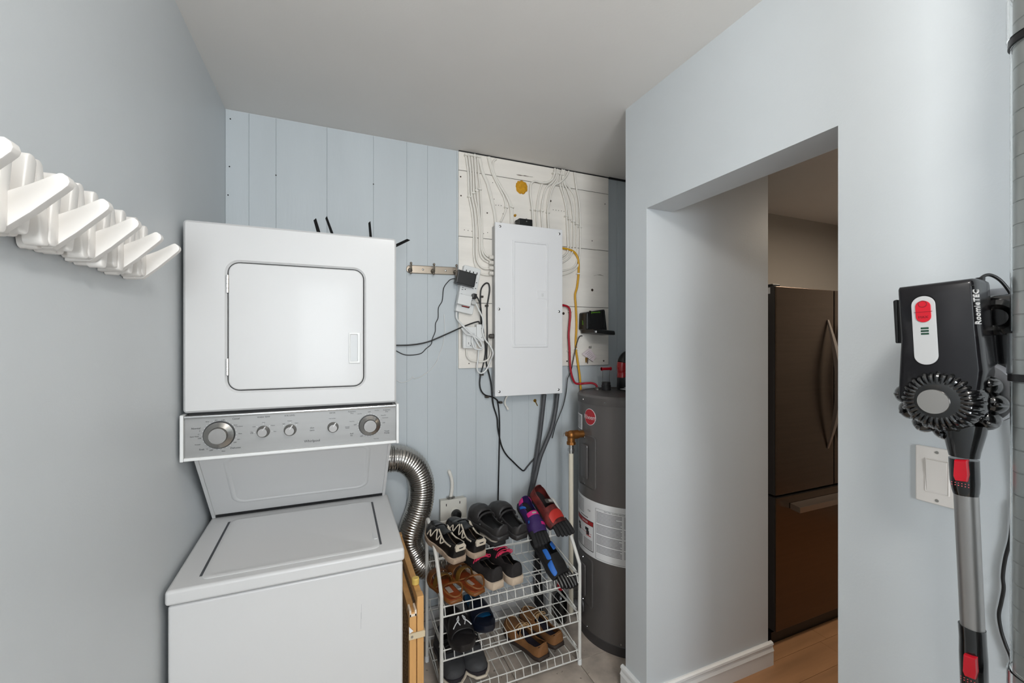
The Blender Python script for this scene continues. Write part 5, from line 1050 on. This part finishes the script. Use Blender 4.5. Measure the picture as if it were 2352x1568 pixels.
B().loops([[(FX0 + .10, FY - .002, .655), (FX0 + .10, FY - .05, .650), (FX0 + .10, FY - .05, .676), (FX0 + .10, FY - .002, .682)], [(FX1 - .10, FY - .002, .655), (FX1 - .10, FY - .05, .650), (FX1 - .10, FY - .05, .676), (FX1 - .10, FY - .002, .682)]]).build('handle', HND, d3)
B().box((FX0 + .006, FY + .02, FT), (FX0 + .06, FY + .16, FT + .012)).build('hinge_cover', BLACKP, fg, bev=.003)
B().box((FX0 + .004, FY + .028, FT - .035), (FX0 - .0005, FY + .05, FT - .005)).build('hinge_mark', LBL, fg)
for x in (FX0 + .05, FX1 - .05): B().cyl((x, FY + .06, 0), (x, FY + .06, .02), .018, n=12).build('foot', LBL, fg)

# ------------------------------------------------------------------ wall switch behind the vacuum
sw = thing('light_switch', 'white rocker light switch plate on the right wall behind the vacuum', 'light switch', (WR, .453, 1.19))
z1 = (1.127,0.489,1.249)[2]; z0 = (1.127,0.488,1.135)[2]; zc = (z0 + z1) / 2
IV = mat('warm_white_plate', (232, 226, 220), .4)
pl = B().plate((WR - .0003, .453, zc), (0, -1, 0), ZA, .070, .1143, .003, .006, .003).build('plate', IV, sw, smooth=True)
B().ring((WR - .006, .453, zc), (0, -1, 0), ZA, .038, .070, .002, .0335, .066, .0015, .0015, .0006, 3).build('rocker_frame', IV, pl)
B().hexa([(WR - .006, .437, zc - .032), (WR - .006, .469, zc - .032), (WR - .006, .469, zc + .032), (WR - .006, .437, zc + .032), (WR - .007, .437, zc - .032), (WR - .007, .469, zc - .032), (WR - .0105, .469, zc + .032), (WR - .0105, .437, zc + .032)]).build('rocker', IV, pl)
for z in (zc + .0485, zc - .0485):
    B().lathe([(.0032, 0), (.0028, .001)], (WR - .0062, .453, z), (-1, 0, 0), 10).box((WR - .0076, .4502, z - .0004), (WR - .0070, .4558, z + .0004)).build('screw', STEEL, pl)

# ------------------------------------------------------------------ stick vacuum hanging on the right wall
vO = V(.985, .395, 1.34); va = math.radians(-6); vn = V(-math.cos(va), math.sin(va), 0); vr = V(-math.sin(va), -math.cos(va), 0)
vc = thing('stick_vacuum', 'black cordless stick vacuum with red buttons hanging on right wall', 'vacuum', (.985, .395, 0))
def vp(r, z, n=0.): return vO + vr * r + V(0, 0, z) + vn * n
GRAPH = mat('smoked_black_body', (22, 21, 24), .2, coat=.1, spec=.35)
bodyp = [(-0.0483,0.2209),(-0.0469,0.2246),(0.0468,0.2286),(0.0512,0.2262),(0.0523,0.2211),(0.0562,0.146),(0.0621,0.0741),(0.057,0.0264),(0.0436,0.0087),(-0.0298,-0.0017),(-0.0483,0.0161),(-0.0463,0.0726),(-0.0438,0.1287),(-0.0481,0.2132)]
# shrink the outline for each ring to round the edges over
bc_ = V(sum(p[0] for p in bodyp) / len(bodyp), sum(p[1] for p in bodyp) / len(bodyp))
def ring_(k, n): return [vp(bc_.x + (p[0] - bc_.x) * k, bc_.y + (p[1] - bc_.y) * (1 - (1 - k) * .6), n) for p in bodyp]
vbod = B().loops([ring_(.90, -.050), ring_(.98, -.040), ring_(1, -.02), ring_(1, .012), ring_(.985, .024), ring_(.95, .031), ring_(.88, .035)]).build('battery_housing', GRAPH, vc, smooth=True, angle=50)
rim = [(-0.0412,0.2136),(-0.006,0.2157),(0.0285,0.2155),(0.0541,0.2148)]
B().tube([vp(p[0], p[1], .0335) for p in [(-0.0397,0.2141),(-0.0069,0.2155),(0.0277,0.2153),(0.051,0.2153)]], .0008, 6).build('lid_seam', BLACKP, vbod)
sp = [(-0.0108,0.2036),(-0.0054,0.0838)]; pw = [(-0.0271,0.1434),(0.0096,0.1425)]
sc_ = vp((sp[0][0] + sp[1][0]) / 2 - .0005, (sp[0][1] + sp[1][1]) / 2, .0345); sh_ = sp[0][1] - sp[1][1]; sw_ = (pw[1][0] - pw[0][0]) * .86
tilt = (sp[1][0] - sp[0][0]) / sh_; upv = V(0, 0, 1) - vr * tilt
upv.normalize(); rtv = upv.cross(vn).normalized()
if rtv.dot(vr) < 0: rtv = -rtv
SILP = mat('satin_silver_plastic', (196, 196, 196), .38, metal=.3)
B().plate(sc_ - vn * .001, rtv, upv, sw_ * 1.10, sh_ * 1.04, sw_ * .54, .0015, .0006, 8).build('panel_surround', BLACKG, vbod, smooth=True)
spn = B().plate(sc_, rtv, upv, sw_, sh_, sw_ * .5, .002, .0008, 8).build('silver_panel', SILP, vbod, smooth=True)
bcn = sc_ + upv * (sh_ * .275) + vn * .0018
btn = B().plate(bcn, rtv, upv, sw_ * .64, sh_ * .315, sw_ * .32, .0018, .0008, 8).build('power_button', REDP, vbod, smooth=True)
B().ring(bcn + upv * .013 + vn * .0016, rtv, upv, .012, .012, .006, .0098, .0098, .0048, .0006, .0002, 8).build('power_icon', mat('dark_red', (120, 6, 20), .4), vbod)
B().box((0, 0, 0), (0, 0, 0)).v if 0 else None
B().hexa([bcn + vn * .0017 + rtv * a_ + upv * b_ + vn * c_ for a_, b_, c_ in ((-.012, -.0012, 0), (.012, -.0012, 0), (.012, -.0012, .0004), (-.012, -.0012, .0004), (-.012, -.0004, 0), (.012, -.0004, 0), (.012, -.0004, .0004), (-.012, -.0004, .0004))]).build('button_split', MATS['dark_red'], vbod)
text('MAX', .0062, bcn + vn * .0020 - upv * .010, rtv, upv, MATS['dark_red'], vbod)
for k in range(3):
    B().plate(sc_ + upv * (sh_ * (.03 - .04 * k)) + rtv * .0005 + vn * .0018, rtv, upv, .0105, .0032, .0003, .0006, .0002, 2).build('charge_light', mat('dark_green_led', (24, 60, 44), .3), vbod)
# side clip at left, text on the right edge
cl = [(-0.0596,0.2011),(-0.0531,0.2031),(-0.051,0.1211),(-0.0561,0.1211)]
B().loops([[vp(p[0] - .001, p[1], n) for p in cl] for n in (-.02, .012)]).build('side_latch', BLACKP, vbod, bev=.002)
e = [(0.0519,0.2098),(0.055,0.1506)]
em = vp((e[0][0] + e[1][0]) / 2 + .0010, (e[0][1] + e[1][1]) / 2, .004)
tv = (vp(*e[0]) - vp(*e[1])).normalized()
text('RoomieTEC', .0165, em - vn * .004, tv, (vn * 1.0 - vr * .0), LBL, vbod, scale_x=.98) if 0 else None
sd_ = tv.cross(vr).normalized()
text('RoomieTEC', .0116, vp((e[0][0] + e[1][0]) / 2 - .0004, (e[0][1] + e[1][1]) / 2, .0245) + vn * .0052 + vr * .0002, tv, (vn * .80 - vr * .60), LBL, vbod, depth=.0012)
# ribbed vent hub with silver disc
hq = (0.0086,0.0242); hc_ = vp(hq[0], hq[1], .0)
hR = 1.10 * ((0.0086,0.0715)[1] - (0.0086,-0.0242)[1]) / 2
hub = B().lathe([(hR * 1.05, -.03), (hR * 1.05, .010), (hR * .98, .026), (hR * .80, .036), (hR * .62, .042), (hR * .5, .044)], hc_, vn, 48).build('vent_hub', BLACKG, vc, smooth=True)
for k in range(32):
    a = 2 * PI * k / 32; d = vr * math.cos(a) + V(0, 0, 1) * math.sin(a); kk = .95 if k % 2 else 1.0
    B().tube([hc_ + d * (hR * .56) + vn * .040, hc_ + d * (hR * .75) + vn * .040, hc_ + d * (hR * .93 * kk) + vn * .030, hc_ + d * (hR * .99 * kk) + vn * .022], .0036, 8, step=3).build('vent_rib', BLACKG, hub, smooth=True)
dq = (0.0011,0.0218); dR = ((0.0011,0.0427)[1] - (0.0011,0.0007)[1]) / 2
B().lathe([(dR, 0), (dR, .004), (dR * .97, .005), (dR * .05, .0052)], vp(dq[0] + .004, dq[1], .042), vn, 40).build('silver_disc', mat('spun_aluminium', (190, 186, 182), .26, metal=1), hub, smooth=True)
# ring of cyclone cones behind the hub
for k in range(11):
    a = math.radians(58 - 30 * k); d = vr * math.cos(a) + V(0, 0, 1) * math.sin(a); c = hc_ + d * (hR * 1.06) - vn * .004
    B().lathe([(.0185, -.032), (.0185, -.006), (.0158, .006), (.009, .013), (.001, .015)], c, (vn + d * .35), 18).tube([c + (vn + d * .35) * .008 - d * .004, c + (vn + d * .35) * .016 + d * .002, c + d * .014], .0035, 8).build('cyclone_cone', BLACKG, vc, smooth=True)
BIN = mat('smoky_grey_bin', (172, 172, 176), .3, coat=.2)
B().lathe([(hR * 1.05, -.02), (hR * 1.10, -.034), (hR * 1.08, -.046), (hR * 1.06, -.112), (hR * .98, -.118)], hc_ + vr * .022 + V(0, 0, .012), vn, 40).build('dust_bin', BIN, vc, smooth=True)
B().lathe([(hR * 1.09, -.060), (hR * 1.09, -.064)], hc_ + vr * .022 + V(0, 0, .012), vn, 40).build('bin_seam', BLACKP, vc, smooth=True)
B().hexa([vp(.040, .06, -.05), vp(.062, .055, -.05), vp(.062, .055, -.11), vp(.040, .06, -.11), vp(.032, .14, -.05), vp(.045, .14, -.05), vp(.045, .14, -.10), vp(.032, .14, -.10)]).build('bin_neck', BIN, vc, bev=.003)
# neck, collars, tube
nk = [(-0.0007,-0.0372),(0.0622,-0.0129),(0.0524,-0.0657),(0.0096,-0.0758)]
def oval(c, rx, ry, n=28): return [c + vr * rx * math.cos(2 * PI * i / n) + vn * ry * math.sin(2 * PI * i / n) for i in range(n)]
def seg(nm, m, st, par=vc):
    return B().loops([oval(vp((a[0] + b[0]) / 2, (a[1] + b[1]) / 2), (b[0] - a[0]) / 2 * kx, (b[0] - a[0]) / 2 * ky) for a, b, kx, ky in st]).build(nm, m, par, smooth=True, angle=40)
F = .86
seg('neck_cone', BLACKG, [((-0.0025,-0.0264), (0.064,-0.0058), F, .62), ((-0.0003,-0.0408), (0.0617,-0.0198), F, .7), ((0.0064,-0.0663), (0.0544,-0.0544), F, .8), ((0.0091,-0.0766), (0.0524,-0.0664), F, .84)])
k1 = seg('upper_collar', BLACKG, [((0.0087,-0.0809), (0.0522,-0.0705), F, .84), ((0.0103,-0.1196), (0.053,-0.1074), F, .84), ((0.0131,-0.1339), (0.0519,-0.126), F, .84), ((0.0143,-0.141), (0.0512,-0.1309), F * .97, .80)])
ALU = mat('satin_aluminium_tube', (168, 166, 164), .36, metal=.9)
seg('tube', ALU, [((0.0155,-0.1406), (0.0508,-0.1295), F, .84), ((0.02,-0.2638), (0.0547,-0.2476), F, .84), ((0.0238,-0.373), (0.0583,-0.3524), F, .84)])
k2 = seg('lower_collar', BLACKG, [((0.0209,-0.3612), (0.0593,-0.3492), F, .84), ((0.0221,-0.3903), (0.0601,-0.3669), F, .84), ((0.0219,-0.4149), (0.0615,-0.3906), F, .86), ((0.0232,-0.4622), (0.0625,-0.4345), F, .86), ((0.024,-0.4812), (0.0615,-0.4539), F, .8)])
for par, q4_ in ((k1, [(0.0202,-0.0755),(0.0366,-0.0729),(0.0384,-0.0973),(0.0366,-0.1088),(0.0215,-0.11),(0.019,-0.1026)]), (k2, [(0.0314,-0.3962),(0.0472,-0.3946),(0.0484,-0.4176),(0.0466,-0.4292),(0.0329,-0.4308),(0.0303,-0.4247)])):
    cz = sum(p[1] for p in q4_) / 6; cr_ = sum(p[0] for p in q4_) / 6
    b = B().loops([[vp(cr_ + (p[0] - cr_) * s_ * .9 + .004, cz + (p[1] - cz) * s_, n) for p in q4_] for s_, n in ((1, .010), (1, .0235), (.92, .0255))]); b.build('red_release_button', REDP, par, smooth=True, angle=50)
    d_ = B()
    for r_ in range(2):
        for c_ in range(6): d_.ball(vp(cr_ + (-.010 + .004 * c_) + .004, cz - .018 - .004 * r_, .0256), .0008, n=6, m=4)
    d_.build('grip_dots', mat('pale_red', (230, 90, 100), .5), par)['kind'] = 'stuff'
B().tube([vp(p[0], p[1], 0) for p in [(0.0248,-0.4806),(0.0259,-0.5095)]], .020, 20).build('lower_tube', ALU, vc, smooth=True)
zb = (0.0259,-0.5095)
B().cyl(vp(.02, zb[1], 0), vp(.05, -1.20, 0), .019, n=20).build('lower_tube', ALU, vc, smooth=True)
B().hexa([vp(*q) for q in ((-.08, -1.335, -.03), (.075, -1.335, -.03), (.075, -1.335, .08), (-.08, -1.335, .08), (-.07, -1.27, -.02), (.07, -1.27, -.02), (.07, -1.29, .07), (-.07, -1.29, .07))]).build('floor_head', BLACKG, vc, bev=.006)
B().cyl(vp(.05, -1.19, 0), vp(.05, -1.285, 0), .022, n=20).build('head_joint', BLACKP, vc, smooth=True)
# wall dock
dk = thing('vacuum_dock', 'black wall dock holding the stick vacuum beside the clear pole', 'wall dock', (1.12, .36, 1.48))
B().hexa([vp(*q) for q in ((.035, .065, -.055), (.085, .075, -.055), (.085, .075, -.12), (.035, .065, -.12), (.040, .205, -.055), (.092, .205, -.055), (.092, .205, -.12), (.040, .205, -.12))]).build('cradle', BLACKG, dk, bev=.012, seg=3)
B().lathe([(.030, 0), (.030, .012), (.022, .018), (.014, .012)], vp(.058, .165, -.056), vn, 24).build('cradle_ring', BLACKG, dk, smooth=True)
B().box((1.10, .300, 1.40), (1.1265, .375, 1.56)).build('wall_plate', mat('grey_dock_plate', (150, 152, 156), .4), dk, bev=.003)
B().hexa([(1.04, .305, 1.475), (1.11, .305, 1.475), (1.11, .345, 1.475), (1.04, .345, 1.475), (1.04, .305, 1.515), (1.11, .305, 1.515), (1.11, .345, 1.515), (1.04, .345, 1.515)]).build('arm', BLACKP, dk, bev=.004)
cj = [(0.0367,0.209),(0.0359,0.2336)]
B().cyl(vp(cj[0][0], cj[0][1] - .005, -.06), vp(cj[1][0], cj[1][1], -.06), .0055, .004, n=10).cyl(vp(cj[1][0] - .0002, cj[1][1] - .012, -.06), vp(cj[1][0], cj[1][1] + .003, -.06), .006, n=10).build('charging_plug', BLACKP, dk, smooth=True)
ck = [(0.0359,0.2348),(0.0401,0.2408),(0.0458,0.2405),(0.054,0.2312),(0.0619,0.2135),(0.0682,0.1917),(0.0729,0.1703)]
cd = [vp(p[0], p[1], -.06 - .05 * i / 6) for i, p in enumerate(ck)]
wlow = [(1.12,0.344,1.213),(1.12,0.349,1.172),(1.12,0.351,1.137),(1.12,0.353,1.108),(1.12,0.359,1.071),(1.12,0.362,1.038),(1.12,0.361,1.016),(1.12,0.364,0.989),(1.12,0.367,0.964),(1.12,0.364,0.937),(1.12,0.358,0.914),(1.12,0.352,0.896),(1.12,0.35,0.872)]
tag(B().tube(cd + [(1.121, p[1], p[2]) for p in wlow], .0028, 8).build('vacuum_charger_cord', BLACKP, smooth=True, angle=80), 'thin black charger cord from the vacuum dock hanging down the right wall', 'cord')

# ------------------------------------------------------------------ pole in clear plastic tube at the right edge
PX, PY = .958, .261
po = thing('clear_sleeved_pole', 'ringed metal pole in clear plastic sleeves at the right edge', 'pole', (PX, PY, 0))
RMET = mat('ringed_grey_metal', (188, 190, 188), .3, metal=.55, var=.1, vs=6, stretch=(1, 1, .2))
prf = [(.036, .0)]
z = .002
while z < 2.42: prf += [(.0365, z), (.0365, z + .0310), (.0353, z + .0317), (.0353, z + .0327)]; z += .0334
B().lathe(prf, (PX, PY, 0), n=40).build('metal_core', RMET, po, smooth=True, angle=50)
CLEAR = mat('clear_plastic', (250, 252, 252), .06, trans=1, ior=1.12)
JCLEAR = mat('clear_joint_plastic', (250, 252, 252), .08, trans=1, ior=1.3)
def ringz(b, r0, r1, za, zb_): return b.lathe([(r0, za), (r1, za), (r1, zb_), (r0, zb_), (r0, za)], (PX, PY, 0), n=40, cap0=False, cap1=False)
for za, zb_ in ((.03, .897), (.975, 1.403), (1.480, 1.905), (1.982, 2.43)):
    ringz(B(), .0382, .0391, za, zb_).build('clear_sleeve', CLEAR, po, smooth=True)
for zj in (.910, 1.4155, 1.917):
    ringz(B(), .0396, .0428, zj, zj + .061).build('clear_joint', JCLEAR, po, smooth=True)
    ringz(B(), .0366, .0416, zj - .011, zj).build('black_collar', BLACKP, po, smooth=True)
    bd = lambda x, y, zj=zj: V(PX + .0431 * math.cos(math.radians(203) + x / .0432), PY + .0431 * math.sin(math.radians(203) + x / .0432), zj + .018 + y)
    text('DX', .020, (0, 0, 0), XA, ZA, LBL, po, bend=bd)
flush_text()
